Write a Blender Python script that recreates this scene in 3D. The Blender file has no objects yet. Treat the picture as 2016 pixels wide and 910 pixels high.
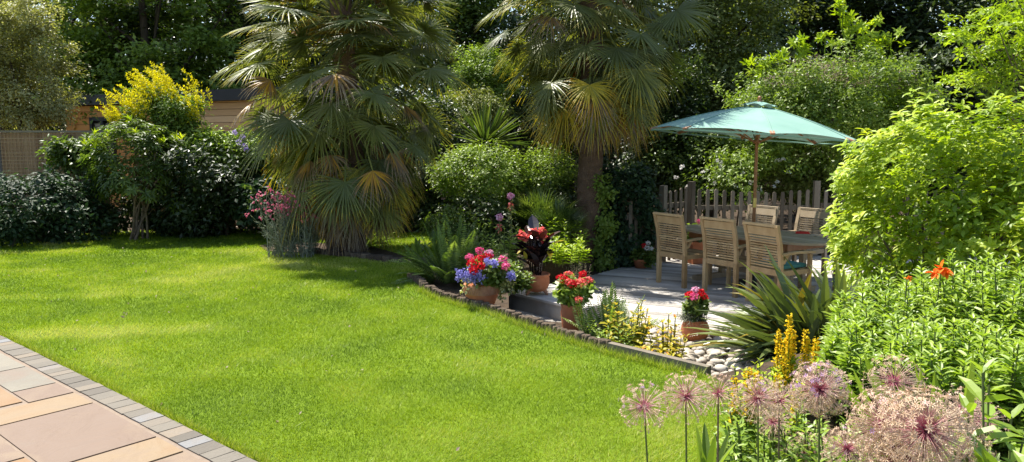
import bpy, math
import numpy as np
R = math.radians
rng = np.random.default_rng(11)
SC = bpy.context.scene
COL = SC.collection
# ------------------------------------------------------------------ camera
F = 1480.0; EYE = 1.6; PIT = math.atan2(175.0, F)
cd = bpy.data.cameras.new('camera'); cam = bpy.data.objects.new('camera', cd); COL.objects.link(cam)
cam.location = (0, 0, EYE); cam.rotation_euler = (math.pi/2-PIT, 0, 0)
cd.sensor_width = 36; cd.lens = F/2016*36; cd.clip_start = .05; cd.clip_end = 2000
SC.camera = cam
# ------------------------------------------------------------------ light
SUN = np.array([-.38, .38, 1.0]); SUN /= np.linalg.norm(SUN)
w = bpy.data.worlds.new('World'); SC.world = w; w.use_nodes = True
nt = w.node_tree; bg = nt.nodes['Background']; sky = nt.nodes.new('ShaderNodeTexSky')
sky.sky_type = 'NISHITA'; sky.sun_disc = False
sky.sun_elevation = math.asin(SUN[2]); sky.sun_rotation = math.atan2(SUN[0], SUN[1])
sky.air_density = 1.0; sky.dust_density = 1.2
nt.links.new(sky.outputs[0], bg.inputs[0]); bg.inputs[1].default_value = .118
ld = bpy.data.lights.new('sun', 'SUN'); lo = bpy.data.objects.new('sun', ld); COL.objects.link(lo)
ld.energy = 5.0; ld.angle = R(.53); ld.color = (1, .955, .86)
from mathutils import Vector
lo.rotation_euler = Vector(tuple(SUN)).to_track_quat('Z', 'Y').to_euler()
SC.view_settings.view_transform = 'Standard'; SC.view_settings.look = 'None'
SC.view_settings.exposure = 1.08; SC.view_settings.gamma = 1; SC.view_settings.use_curve_mapping = False
cy = SC.cycles
cy.max_bounces = 6; cy.diffuse_bounces = 3; cy.glossy_bounces = 2; cy.transmission_bounces = 4; cy.transparent_max_bounces = 4
cy.use_denoising = True; cy.caustics_reflective = False; cy.caustics_refractive = False
cy.sample_clamp_indirect = 4

# ------------------------------------------------------------------ helpers
def ray(px, py):
    a = (px-1008)/F; b = (455-py)/F; c, s = math.cos(PIT), math.sin(PIT)
    return np.array([a, c+b*s, -s+b*c])
CAMP = np.array([0, 0, EYE])
def P(px, py, D): r = ray(px, py); return CAMP+r*(D/r[1])
def G(px, py, z=0.): r = ray(px, py); return CAMP+r*((z-EYE)/r[2])
def nrm(a): return a/np.maximum(np.linalg.norm(a, axis=-1, keepdims=True), 1e-9)
UP = np.array([0, 0, 1.])
def U(a, b, n=None): return rng.uniform(a, b, n)

class MB:
    def __init__(s): s.V = []; s.F = []; s.R = []; s.M = []; s.S = []; s.n = 0
    def add(s, V, Fc, rnd=.5, mi=0, sm=False):
        V = np.asarray(V, float).reshape(-1, 3); Fc = np.asarray(Fc, int)
        if len(Fc) == 0: return s
        s.V.append(V); s.F.append(Fc+s.n); s.n += len(V); m = len(Fc)
        s.R.append(np.broadcast_to(np.asarray(rnd, float), (m,))); s.M.append(np.full(m, mi)); s.S.append(np.full(m, sm))
        return s
    def build(s, name, mats, parent=None, org=None):
        me = bpy.data.meshes.new(name)
        V = np.concatenate(s.V)
        if org is None:
            org = np.zeros(3); q = parent
            while q is not None: org = org+np.array(q.location); q = q.parent
        V = V-np.asarray(org)
        li = np.concatenate([f.ravel() for f in s.F]); tot = np.concatenate([np.full(len(f), f.shape[1]) for f in s.F])
        st = np.concatenate([[0], np.cumsum(tot)[:-1]])
        me.vertices.add(len(V)); me.vertices.foreach_set('co', V.ravel().astype(np.float32))
        me.loops.add(len(li)); me.loops.foreach_set('vertex_index', li.astype(np.int32))
        me.polygons.add(len(tot)); me.polygons.foreach_set('loop_start', st.astype(np.int32))
        me.polygons.foreach_set('material_index', np.concatenate(s.M).astype(np.int32))
        me.polygons.foreach_set('use_smooth', np.concatenate(s.S).astype(bool))
        me.update(calc_edges=True)
        a = me.attributes.new('rnd', 'FLOAT', 'FACE'); a.data.foreach_set('value', np.concatenate(s.R).astype(np.float32))
        for m in (mats if isinstance(mats, (list, tuple)) else [mats]): me.materials.append(m)
        o = bpy.data.objects.new(name, me); COL.objects.link(o)
        if parent is not None: o.parent = parent; 
        else: o.location = tuple(float(v) for v in org)
        return o
    # ---- primitives
    def box(s, c, size, rz=0., rx=0., ry=0., rnd=.5, mi=0, taper=1., bev=0.):
        sx, sy, sz = np.array(size)/2.
        V = np.array([[x*sx*(taper if z > 0 else 1), y*sy*(taper if z > 0 else 1), z*sz] for z in (-1, 1) for y in (-1, 1) for x in (-1, 1)])
        def rot(V, a, i, j):
            c_, s_ = math.cos(a), math.sin(a); W = V.copy(); W[:, i] = V[:, i]*c_-V[:, j]*s_; W[:, j] = V[:, i]*s_+V[:, j]*c_; return W
        V = rot(V, rx, 1, 2); V = rot(V, ry, 2, 0); V = rot(V, rz, 0, 1)
        return s.add(V+np.asarray(c), [[0, 2, 3, 1], [4, 5, 7, 6], [0, 1, 5, 4], [2, 6, 7, 3], [0, 4, 6, 2], [1, 3, 7, 5]], rnd, mi)
    def bar(s, a, b, wd, th, up=UP, rnd=.5, mi=0):
        a = np.asarray(a, float); b = np.asarray(b, float); t = nrm(b-a); sd = nrm(np.cross(t, up)); n = np.cross(sd, t)
        V = [q+sd*i*wd/2+n*j*th/2 for q in (a, b) for j in (-1, 1) for i in (-1, 1)]
        return s.add(V, [[0, 2, 3, 1], [4, 5, 7, 6], [0, 1, 5, 4], [2, 6, 7, 3], [0, 4, 6, 2], [1, 3, 7, 5]], rnd, mi)
    def tubes(s, PT, RD, k=6, rnd=.5, mi=0, sm=True, cap=False):
        PT = np.asarray(PT, float); N, m, _ = PT.shape; RD = np.broadcast_to(np.asarray(RD, float), (N, m))
        T = np.gradient(PT, axis=1); T = nrm(T)
        ov = nrm(PT[:, -1]-PT[:, 0]+1e-6); ref = np.where(np.abs(ov[:, 2:3]) > .8, np.array([[1., 0, 0]]), np.array([[0, 0, 1.]]))[:, None, :]
        A = nrm(np.cross(T, np.broadcast_to(ref, T.shape))); B = np.cross(T, A)
        th = np.arange(k)*2*math.pi/k
        V = PT[:, :, None]+(A[:, :, None]*np.cos(th)[None, None, :, None]+B[:, :, None]*np.sin(th)[None, None, :, None])*RD[:, :, None, None]
        i = np.arange(m-1)[:, None]*k; j = np.arange(k)[None]; j2 = (j+1) % k
        f = np.stack([i+j, i+j2, i+k+j2, i+k+j], -1).reshape(-1, 4)
        Fc = (f[None]+np.arange(N)[:, None, None]*m*k).reshape(-1, 4)
        r = np.repeat(np.broadcast_to(np.asarray(rnd, float), (N,)), len(f))
        s.add(V.reshape(-1, 3), Fc, r, mi, sm)
        if cap:
            for q in (0, m-1):
                s.add(V[:, q].reshape(-1, 3), np.arange(N*k).reshape(N, k), .5, mi)
        return s
    def tube(s, pts, rad, k=8, rnd=.5, mi=0, cap=False):
        pts = np.asarray(pts, float); return s.tubes(pts[None], np.broadcast_to(np.asarray(rad, float), (len(pts),))[None], k, rnd, mi, True, cap)
    def lathe(s, c, prof, k=28, rnd=.5, mi=0):
        prof = np.array(prof, float); th = np.arange(k)*2*math.pi/k; m = len(prof)
        V = np.stack([prof[:, None, 0]*np.cos(th), prof[:, None, 0]*np.sin(th), np.broadcast_to(prof[:, None, 1], (m, k))], -1)+np.asarray(c)
        i = np.arange(m-1)[:, None]*k; j = np.arange(k)[None]; j2 = (j+1) % k
        return s.add(V.reshape(-1, 3), np.stack([i+j, i+j2, i+k+j2, i+k+j], -1).reshape(-1, 4), rnd, mi, True)
    def prism(s, poly, z0, z1, rnd=.5, mi=0):
        poly = np.asarray(poly, float)[:, :2]; n = len(poly)
        V = np.concatenate([np.c_[poly, np.full(n, z0)], np.c_[poly, np.full(n, z1)]])
        s.add(V, np.arange(n, 2*n)[None], rnd, mi)
        s.add(V, [[i, (i+1) % n, n+(i+1) % n, n+i] for i in range(n)], rnd, mi)
        return s
    # ---- leaves
    def leaves(s, Pp, A, N, L, W, tm, rnd, mi=0):
        n = len(Pp); A = nrm(A); Sd = nrm(np.cross(N, A)); Nn = np.cross(A, Sd)
        L = np.broadcast_to(np.asarray(L, float), (n,))[:, None, None]; W = np.broadcast_to(np.asarray(W, float), (n,))[:, None, None]
        q, f = tm
        V = Pp[:, None]+A[:, None]*L*q[None, :, 0:1]+Sd[:, None]*W*q[None, :, 1:2]+Nn[:, None]*L*q[None, :, 2:3]
        Fc = (f[None]+np.arange(n)[:, None, None]*len(q)).reshape(-1, f.shape[1])
        return s.add(V.reshape(-1, 3), Fc, np.repeat(np.broadcast_to(rnd, (n,)), len(f)), mi)
    def straps(s, B, A, L, W, droop, nseg=5, fold=.15, rnd=.5, prof=None, tiprnd=None, side=None, tipd=0., mi=0):
        n = len(B); A = nrm(np.asarray(A, float)); t = np.linspace(0, 1, nseg+1)
        L = np.broadcast_to(np.asarray(L, float), (n,)); W = np.broadcast_to(np.asarray(W, float), (n,)); droop = np.broadcast_to(np.asarray(droop, float), (n,))
        C = B[:, None]+A[:, None]*(L[:, None]*t)[..., None]-UP*((droop*L)[:, None]*t**2+(tipd*L)[:, None]*t**5 if tipd else (droop*L)[:, None]*t**2)[..., None]
        T = nrm(np.gradient(C, axis=1))
        if side is None: side = nrm(np.cross(A, UP)+1e-6)
        Sd = side[:, None]; Sd = nrm(Sd-T*(Sd*T).sum(-1, keepdims=True)); Nn = np.cross(Sd, T)
        pw = np.asarray(prof if prof is not None else [.6]+[1]*(nseg-2)+[.6, .03]); pw = np.interp(t, np.linspace(0, 1, len(pw)), pw)
        hw = (W[:, None]*pw/2)[..., None]
        V = np.stack([C+Sd*hw+Nn*hw*fold, C-Nn*hw*fold, C-Sd*hw+Nn*hw*fold], 2)
        i = np.arange(nseg)[:, None]*3
        f = np.concatenate([np.c_[i, i+1, i+4, i+3], np.c_[i+1, i+2, i+5, i+4]])
        Fc = (f[None]+np.arange(n)[:, None, None]*(nseg+1)*3).reshape(-1, 4)
        r = np.repeat(np.broadcast_to(rnd, (n,))[:, None], 2*nseg, 1).copy()
        if tiprnd is not None:   # blend to the tip value over the outer half
            k = np.tile(np.clip((np.arange(nseg)+.5)/nseg*2-1, 0, 1), 2); r = r*(1-k)+np.broadcast_to(tiprnd, (n,))[:, None]*k
        return s.add(V.reshape(-1, 3), Fc, r.ravel(), mi)

RH = (np.array([[0, 0, 0], [.45, -.5, .04], [1, 0, -.08], [.45, .5, .04]]), np.array([[0, 1, 2], [0, 2, 3]]))
LF = (np.array([[0, 0, 0], [.3, -.45, .07], [.7, -.36, .03], [1, 0, -.12], [.7, .36, .03], [.3, .45, .07], [.33, 0, -.0], [.7, 0, -.03]]),
      np.array([[0, 1, 6, 0], [1, 2, 7, 6], [6, 7, 4, 5]]))
LF = (LF[0], np.array([[0, 1, 6], [1, 2, 7], [1, 7, 6], [2, 3, 7], [0, 6, 5], [6, 7, 4], [6, 4, 5], [7, 3, 4]]))
RD5 = (np.array([[.5+.5*math.cos(a), .5*math.sin(a), 0] for a in np.arange(6)*math.pi/3]), np.array([[0, 1, 2, 3, 4, 5]]))

def rdir(n, up=0.):
    v = rng.normal(size=(n, 3)); v[:, 2] += up; return nrm(v)
def ell(c, rad, m, inner=.55, lump=.2, zmin=None):
    d = rdir(m); ph = U(0, 6.28, 6); k = rng.normal(size=(6, 3))*2.6
    f = 1+lump*np.mean([np.sin(d@k[i]+ph[i]) for i in range(6)], 0)*1.8
    r = (U(inner**3, 1, m))**(1/3.)*f
    p = np.asarray(c)+d*np.asarray(rad)*r[:, None]
    if zmin is not None: p = p[p[:, 2] > zmin]
    return p
def foliage(mb, C, r, n, L, W, tm=RH, cc=None, up=.6, wild=.8, drop=.3, rv=(0, 1), mi=0, lay=1.):
    m = len(C); cc = C.mean(0) if cc is None else np.asarray(cc)
    r = np.broadcast_to(r, (m,)); cr = U(0, 1, m)
    g = rng.normal(size=(m, n, 3))*.5*np.array([1, 1, lay]); Pp = (C[:, None]+g*r[:, None, None]).reshape(-1, 3); N_ = len(Pp)
    out = nrm(Pp-cc)
    Nn = nrm(out*.6+UP*up+rng.normal(size=(N_, 3))*wild*.6)
    A = nrm(np.cross(Nn, rng.normal(size=(N_, 3)))+out*.5-UP*drop)
    rr = np.clip(np.repeat(cr, n)*.5+U(0, 1, N_)*.5, 0, 1)*(rv[1]-rv[0])+rv[0]
    mb.leaves(Pp, A, Nn, L*U(.7, 1.25, N_), W*U(.7, 1.2, N_), tm, rr, mi)
def whorls(mb, C, AX, k, L, W, elev=.35, tm=LF, rv=(0, 1), drop=0., mi=0):
    m = len(C); AX = nrm(AX); S1 = nrm(np.cross(AX, rng.normal(size=(m, 3)))); S2 = np.cross(AX, S1)
    ph = (np.arange(k)[None]*2.4+U(0, 6.28, m)[:, None]); el = elev*U(.5, 1.5, (m, k))
    rad = S1[:, None]*np.cos(ph)[..., None]+S2[:, None]*np.sin(ph)[..., None]
    A = nrm(rad+AX[:, None]*el[..., None]-UP*drop); Nn = nrm(AX[:, None]-rad*el[..., None]*.8)
    Pp = np.repeat(C[:, None], k, 1)-AX[:, None]*(np.arange(k)/k*L*.5)[None, :, None]
    cr = np.clip(U(0, 1, m)[:, None]*.6+U(0, 1, (m, k))*.4, 0, 1)*(rv[1]-rv[0])+rv[0]
    N_ = m*k
    mb.leaves(Pp.reshape(-1, 3), A.reshape(-1, 3), Nn.reshape(-1, 3), L*U(.75, 1.2, N_), W*U(.8, 1.2, N_), tm, cr.ravel(), mi)
def fronds(mb, base, n, L, wid, spread=(.35, 1.2), az=(0, 6.28), droop=.5, npin=26, rv=(0, 1), stemi=None, r0=.05):
    for i in range(n):
        a = U(*az); el = U(*spread); d = np.array([math.cos(a)*math.sin(el), math.sin(a)*math.sin(el), math.cos(el)])
        l = L*U(.75, 1.15); t = np.linspace(.08, 1, npin); dr = droop*U(.6, 1.3)*math.sin(el)
        b = np.asarray(base)+np.array([math.cos(a), math.sin(a), 0])*r0*U(.3, 1)
        C = b+d*l*t[:, None]-UP*(dr*l*t**2)[:, None]; T = nrm(np.gradient(C, axis=0))
        S = nrm(np.cross(T, UP)+rng.normal(size=3)*.15); Nn = np.cross(S, T)
        pl = wid*np.minimum(1, np.sin(np.pi*np.clip(t*.9+.12, 0, 1))**.6+.05)
        v = U(*rv)
        for sg in (-1, 1):
            A = nrm(S*sg+T*.35+UP*-.12)
            mb.leaves(C, A, Nn+rng.normal(size=A.shape)*.25, pl*U(.85,1.1,npin), l/npin*.62+0*pl, RH, np.clip(v+U(-.12, .12, npin), 0, 1))
        mb.straps(C[:1], nrm(C[-1:]-C[:1]), [l*.9], [.006], [0], 1, rnd=.9) if False else None
def bloom(mb, c, r, n, L, rv=(0, 1), flat=.8, mi=0, tm=RH):
    d = rdir(n, .35); d[:, 2] *= flat; p = np.asarray(c)+d*r*U(.65, 1, n)[:, None]
    A = nrm(np.cross(d, rng.normal(size=(n, 3)))+d*.3); mb.leaves(p, A, d+rng.normal(size=(n, 3))*.25, L*U(.7, 1.2, n), L*U(.6, 1, n), tm, U(*rv, n), mi)

# ------------------------------------------------------------------ tags
def tag(o, label, cat, group=None, kind=None):
    if label: o['label'] = label
    if cat: o['category'] = cat
    if group: o['group'] = group
    if kind: o['kind'] = kind
    return o
def thing(name, label, cat, loc, group=None):
    o = bpy.data.objects.new(name, None); COL.objects.link(o); o.location = tuple(float(v) for v in loc)
    o.empty_display_size = .1
    return tag(o, label, cat, group)
def struct(o, kind='structure'): o['kind'] = kind; return o
def dup(root, loc, rz, label, group=None):
    r = root.copy(); COL.objects.link(r); r.location = tuple(float(v) for v in loc); r.rotation_euler = (0, 0, rz); r['label'] = label
    if group: r['group'] = group
    for ch in list(root.children):
        c = ch.copy(); COL.objects.link(c); c.parent = r
        for g in ch.children:
            d = g.copy(); COL.objects.link(d); d.parent = c
    return r

# ------------------------------------------------------------------ materials
def newmat(name):
    m = bpy.data.materials.new(name); m.use_nodes = True; return m, m.node_tree, m.node_tree.nodes['Principled BSDF'], m.node_tree.nodes['Material Output']
def ramp(nt, stops, src):
    r = nt.nodes.new('ShaderNodeValToRGB'); e = r.color_ramp.elements
    while len(e) < len(stops): e.new(.5)
    for i, (p, c) in enumerate(stops): e[i].position = p; e[i].color = (*c, 1)
    nt.links.new(src, r.inputs[0]); return r.outputs[0]
def leafmat(name, stops, rough=.42, trans=.35, spec=.5, tint=(1.5, 1.6, .55)):
    m, nt, b, out = newmat(name)
    at = nt.nodes.new('ShaderNodeAttribute'); at.attribute_name = 'rnd'
    c = ramp(nt, stops, at.outputs['Fac'])
    nt.links.new(c, b.inputs['Base Color']); b.inputs['Roughness'].default_value = rough; b.inputs['Specular IOR Level'].default_value = spec
    tr = nt.nodes.new('ShaderNodeBsdfTranslucent'); mx = nt.nodes.new('ShaderNodeMix'); mx.data_type = 'RGBA'; mx.blend_type = 'MULTIPLY'; mx.inputs[0].default_value = 1
    nt.links.new(c, mx.inputs[6]); mx.inputs[7].default_value = (*tint, 1); nt.links.new(mx.outputs[2], tr.inputs[0])
    ms = nt.nodes.new('ShaderNodeMixShader'); ms.inputs[0].default_value = trans
    nt.links.new(b.outputs[0], ms.inputs[1]); nt.links.new(tr.outputs[0], ms.inputs[2]); nt.links.new(ms.outputs[0], out.inputs[0]); return m
def noisemat(name, stops, scale=8., rough=.7, stretch=(1, 1, 1), bump=.2, bscale=40., detail=5, spec=.3, coord='Object', rndmix=0., bdist=.01, metal=0.):
    m, nt, b, out = newmat(name)
    tc = nt.nodes.new('ShaderNodeTexCoord'); mp = nt.nodes.new('ShaderNodeMapping'); mp.inputs['Scale'].default_value = stretch
    nt.links.new(tc.outputs[coord], mp.inputs[0])
    n = nt.nodes.new('ShaderNodeTexNoise'); n.inputs['Scale'].default_value = scale; n.inputs['Detail'].default_value = detail; n.inputs['Roughness'].default_value = .6
    nt.links.new(mp.outputs[0], n.inputs['Vector']); src = n.outputs['Fac']
    if rndmix:
        at = nt.nodes.new('ShaderNodeAttribute'); at.attribute_name = 'rnd'
        mm = nt.nodes.new('ShaderNodeMix'); mm.inputs[0].default_value = rndmix; nt.links.new(src, mm.inputs[2]); nt.links.new(at.outputs['Fac'], mm.inputs[3]); src = mm.outputs[0]
    nt.links.new(ramp(nt, stops, src), b.inputs['Base Color'])
    b.inputs['Roughness'].default_value = rough; b.inputs['Specular IOR Level'].default_value = spec; b.inputs['Metallic'].default_value = metal
    if bump:
        n2 = nt.nodes.new('ShaderNodeTexNoise'); n2.inputs['Scale'].default_value = bscale; n2.inputs['Detail'].default_value = 4; nt.links.new(mp.outputs[0], n2.inputs['Vector'])
        bp = nt.nodes.new('ShaderNodeBump'); bp.inputs['Strength'].default_value = bump; bp.inputs['Distance'].default_value = bdist
        nt.links.new(n2.outputs['Fac'], bp.inputs['Height']); nt.links.new(bp.outputs[0], b.inputs['Normal'])
    return m
def two(a, b): return [(0.25, a), (.75, b)]
M = {}
M['soil'] = noisemat('soil', two((.035, .022, .013), (.09, .06, .035)), 6, .95, bump=.8, bscale=30, bdist=.04)
M['turf'] = noisemat('turf', [(.2, (.08, .13, .010)), (.55, (.13, .20, .013)), (.85, (.19, .24, .03))], 2.2, .9, bump=.6, bscale=90, bdist=.02, spec=.1)
M['grass'] = leafmat('grass blade', [(0, (.075, .135, .008)), (.33, (.175, .255, .010)), (.62, (.28, .35, .018)), (1, (.50, .49, .16))], .5, .35, .3, (1.25, 1.35, .5))
M['deck'] = noisemat('weathered decking', [(.15, (.20, .18, .155)), (.5, (.42, .385, .345)), (.85, (.58, .545, .50))], 5, .8, (1, 1, 1), .3, 60, rndmix=.55, spec=.2)
M['log'] = noisemat('old log timber', [(.2, (.035, .024, .016)), (.5, (.095, .068, .045)), (.8, (.19, .145, .10))], 12, .95, (1, 1, .35), .9, 45, rndmix=.35, bdist=.03)
M['graywood'] = noisemat('grey fence wood', [(.2, (.075, .060, .043)), (.5, (.145, .12, .088)), (.8, (.23, .195, .15))], 9, .9, (1, 1, .15), .4, 50, rndmix=.5)
M['teak'] = noisemat('weathered teak', [(.2, (.24, .145, .065)), (.5, (.40, .265, .13)), (.8, (.54, .39, .21))], 7, .65, (1, 1, .5), .25, 60, rndmix=.4)
M['teakgray'] = noisemat('silvered teak', [(.2, (.24, .175, .11)), (.5, (.38, .29, .19)), (.8, (.48, .385, .275))], 7, .75, (1, 1, .5), .25, 60, rndmix=.4)
M['polewood'] = noisemat('varnished hardwood', two((.26, .10, .035), (.42, .19, .075)), 14, .35, (1, 1, .1), .05, 40, spec=.5)
M['brass'] = noisemat('brass', two((.62, .48, .18), (.75, .6, .26)), 10, .3, bump=0, metal=.9)
M['terra'] = noisemat('terracotta', [(.2, (.36, .12, .05)), (.55, (.50, .175, .075)), (.85, (.58, .26, .14))], 9, .8, bump=.25, bscale=50, rndmix=0)
M['terrapale'] = noisemat('pale terracotta', [(.2, (.36, .17, .10)), (.55, (.47, .23, .14)), (.85, (.56, .33, .22))], 11, .85, bump=.3, bscale=50)
M['canvas'] = None
M['cedar'] = noisemat('cedar cladding', [(.2, (.50, .30, .13)), (.5, (.62, .40, .19)), (.8, (.70, .48, .25))], 4, .7, (.4, .4, 5), .1, 40, rndmix=.5)
M['orange'] = noisemat('oiled cedar', [(.2, (.50, .19, .05)), (.5, (.62, .26, .075)), (.8, (.70, .33, .11))], 4, .6, (.4, .4, 5), .1, 40, rndmix=.5)
M['fascia'] = noisemat('dark fascia metal', two((.022, .024, .028), (.035, .037, .042)), 5, .4, bump=0)
M['fencewood'] = noisemat('fence boards', [(.2, (.22, .135, .075)), (.5, (.34, .22, .13)), (.8, (.43, .30, .19))], 6, .85, (1, 1, .25), .3, 50, rndmix=.5)
M['concrete'] = noisemat('concrete', two((.30, .28, .25), (.42, .40, .36)), 10, .9, bump=.4, bscale=60)
M['bark'] = noisemat('bark', two((.03, .022, .015), (.11, .085, .06)), 9, .95, (1, 1, .3), .9, 25, bdist=.04)
M['palmbark'] = noisemat('palm trunk fibre', [(.2, (.06, .036, .022)), (.5, (.15, .095, .062)), (.8, (.26, .185, .13))], 12, .95, (1, 1, 1), .9, 45, rndmix=.5, bdist=.03)
M['fibre'] = noisemat('palm fibre hair', two((.13, .09, .06), (.25, .19, .13)), 10, .9, bump=0, rndmix=.6)
M['twig'] = noisemat('twig bark', two((.10, .07, .045), (.21, .16, .11)), 12, .9, bump=.3, bscale=60)
M['stem'] = noisemat('green stem', two((.07, .10, .025), (.14, .17, .05)), 12, .6, bump=0)
M['pebble'] = noisemat('pebble stone', [(0, (.24, .20, .16)), (.5, (.40, .35, .29)), (1, (.52, .48, .42))], 5, .7, bump=.15, bscale=40, rndmix=.8)
M['glass'] = newmat('window glass')[0]; _b = M['glass'].node_tree.nodes['Principled BSDF']; _b.inputs['Base Color'].default_value = (.03, .035, .04, 1); _b.inputs['Roughness'].default_value = .05
M['blind'] = noisemat('window blind', two((.36, .33, .29), (.42, .39, .35)), 3, .8, bump=0)
M['red'] = noisemat('red plastic', two((.45, .012, .012), (.6, .02, .015)), 6, .4, bump=0)
M['teal'] = noisemat('teal cloth', two((.05, .17, .17), (.08, .24, .23)), 20, .9, bump=.1)
# foliage palettes
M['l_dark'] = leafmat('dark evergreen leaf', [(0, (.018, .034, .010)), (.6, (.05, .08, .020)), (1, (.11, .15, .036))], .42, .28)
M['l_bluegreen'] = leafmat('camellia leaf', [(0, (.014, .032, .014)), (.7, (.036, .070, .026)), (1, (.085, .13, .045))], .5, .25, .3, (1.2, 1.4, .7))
M['l_mid'] = leafmat('mid green leaf', [(0, (.045, .078, .018)), (.6, (.12, .175, .035)), (1, (.22, .28, .06))], .42, .38)
M['l_olive'] = leafmat('olive leaf', [(0, (.08, .10, .026)), (.6, (.19, .22, .05)), (1, (.34, .34, .10))], .5, .38)
M['l_light'] = leafmat('light green leaf', [(0, (.08, .13, .02)), (.6, (.19, .27, .038)), (1, (.32, .40, .08))], .45, .38)
M['l_lime'] = leafmat('golden green leaf', [(0, (.12, .20, .012)), (.5, (.31, .42, .020)), (1, (.58, .62, .045))], .45, .42, .45, (1.35, 1.4, .5))
M['l_yellow'] = leafmat('golden privet leaf', [(0, (.14, .18, .015)), (.35, (.46, .45, .012)), (1, (.80, .72, .02))], .5, .4, .3, (1.2, 1.15, .4))
M['l_vari'] = leafmat('variegated leaf', [(0, (.09, .10, .03)), (.5, (.25, .25, .09)), (.8, (.45, .43, .20)), (1, (.62, .59, .34))], .5, .32)
M['l_herb'] = leafmat('fresh herb leaf', [(0, (.08, .135, .018)), (.6, (.20, .30, .038)), (1, (.38, .48, .065))], .42, .38)
M['l_palm'] = leafmat('fan palm leaf', [(0, (.08, .105, .038)), (.3, (.155, .18, .055)), (.6, (.27, .28, .07)), (.73, (.60, .47, .04)), (.83, (.60, .32, .03)), (.91, (.22, .15, .09)), (1, (.40, .31, .22))], .42, .36, .4, (1.4, 1.4, .4))
M['l_cord'] = leafmat('cordyline leaf', [(0, (.03, .06, .015)), (.6, (.09, .135, .03)), (1, (.18, .22, .06))], .3, .3, .6)
M['l_phor'] = leafmat('phormium leaf', [(0, (.05, .075, .03)), (.5, (.12, .155, .06)), (.8, (.23, .27, .085)), (.93, (.28, .26, .04)), (1, (.40, .16, .03))], .3, .2, .55, (1.3, 1.4, .4))
M['l_fern'] = leafmat('fern leaf', [(0, (.06, .10, .025)), (.6, (.15, .22, .05)), (1, (.29, .37, .09))], .45, .38)
M['l_silver'] = leafmat('silver leaf', [(0, (.10, .12, .07)), (.6, (.20, .22, .15)), (1, (.32, .33, .25))], .7, .2, .2, (1, 1, .8))
M['l_canna'] = leafmat('dark purple leaf', [(0, (.010, .008, .009)), (.6, (.025, .014, .014)), (1, (.09, .04, .03))], .22, .12, .7, (2.2, .7, .3))
M['l_yplant'] = leafmat('yellow marbled leaf', [(0, (.22, .26, .02)), (.5, (.42, .40, .03)), (.9, (.60, .46, .05)), (1, (.60, .22, .04))], .5, .4, .3, (1.2, 1.1, .5))
def petal(name, a, b, tr=.3): return leafmat(name, [(0, a), (1, b)], .6, tr, .2, (1.2, 1.1, 1.1))
M['f_red'] = petal('red petals', (.45, .004, .008), (.75, .012, .03))
M['f_pink'] = petal('pink petals', (.62, .03, .16), (.85, .22, .42))
M['f_palepink'] = petal('pale pink petals', (.6, .26, .42), (.8, .5, .62))
M['f_coral'] = petal('coral petals', (.75, .07, .06), (.88, .28, .24))
M['f_blue'] = petal('lobelia petals', (.17, .16, .48), (.40, .38, .78))
M['f_white'] = petal('white petals', (.6, .6, .58), (.85, .85, .8))
M['f_orange'] = petal('orange petals', (.75, .10, .008), (.85, .25, .02))
M['f_yellow'] = petal('yellow petals', (.70, .45, .01), (.85, .65, .02))
M['f_magenta'] = petal('magenta petals', (.55, .08, .2), (.78, .28, .38))
M['f_dust'] = petal('faded blossom', (.26, .19, .15), (.45, .37, .28))
M['f_lilac'] = petal('lilac petals', (.30, .22, .52), (.5, .42, .72))
M['al_straw'] = leafmat('dried allium floret', [(0, (.50, .34, .22)), (.6, (.68, .54, .38)), (.85, (.68, .46, .42)), (1, (.48, .30, .52))], .7, .2, .2, (1.1, 1, .9))
M['al_pink'] = leafmat('allium flower stalk', [(0, (.58, .17, .26)), (.3, (.62, .30, .33)), (.6, (.60, .40, .33)), (1, (.62, .50, .36))], .6, .15, .2, (1.1, 1, .9))
# ================================================================== SETTING
LOGPX = [(840,572),(880,590),(940,605),(1000,624),(1060,646),(1130,668),(1200,690),(1300,715),(1395,738)]
LOG = np.array([G(*q)[:2] for q in LOGPX])
mb = MB(); mb.add([[-900,-300,-.45],[900,-300,-.45],[900,1500,-.45],[-900,1500,-.45]], [[0,1,2,3]])
struct(mb.build('ground', M['soil']))
lawn_poly = np.array([(-26,-4),(1.2,-4),(1.3,3.3)] + [(1.39,4.02),(1.46,4.6)] + [tuple(q) for q in LOG[::-1]] + [(-1.12,8.5),(-1.05,9.8),(-.2,12.5),(.0,17),(-26,17)])
mb = MB(); mb.prism(lawn_poly, -.45, 0)
struct(mb.build('lawn', M['turf']))
# beds of bare soil on or beside the lawn level
def bed(poly, z0, z1, nm='flower_bed'): mb = MB(); mb.prism(poly, z0, z1); return struct(mb.build(nm, M['soil']))
bed([(-26,12.95),(-10,12.8),(-8.2,12.7),(-7.6,13.35),(-6.6,13.7),(-5.2,13.9),(-4.4,13.6),(-3.2,13.4),(-1.2,13.2),(-.21,12.6),(-.01,16.9),(-26,16.9)], -.1, .012)
bed([(-3.6,10.95),(-2.85,10.72),(-2.19,10.42),(-1.7,10.08),(-1.15,9.86),(-1.1,10.2),(-1.6,10.6),(-2.2,11.5),(-3.3,11.9),(-3.9,11.5)], -.1, .016)
bed([(1.3,-4),(1.31,3.3),(1.40,4.02),(1.47,4.6),(1.37,5.03),(2.2,5.6),(4.2,5.9),(9,6),(9,-4)], -.45, -.005)
bed([(-1.05,8.55),(-.93,8.05),(-.67,7.6),(-.34,7.28),(-.03,6.9),(-.04,8.75),(-.1,9.4),(.5,10.3),(1.0,11.0),(.9,12.8),(-.19,12.5),(-1.04,9.82)], -.45, -.06)
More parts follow.
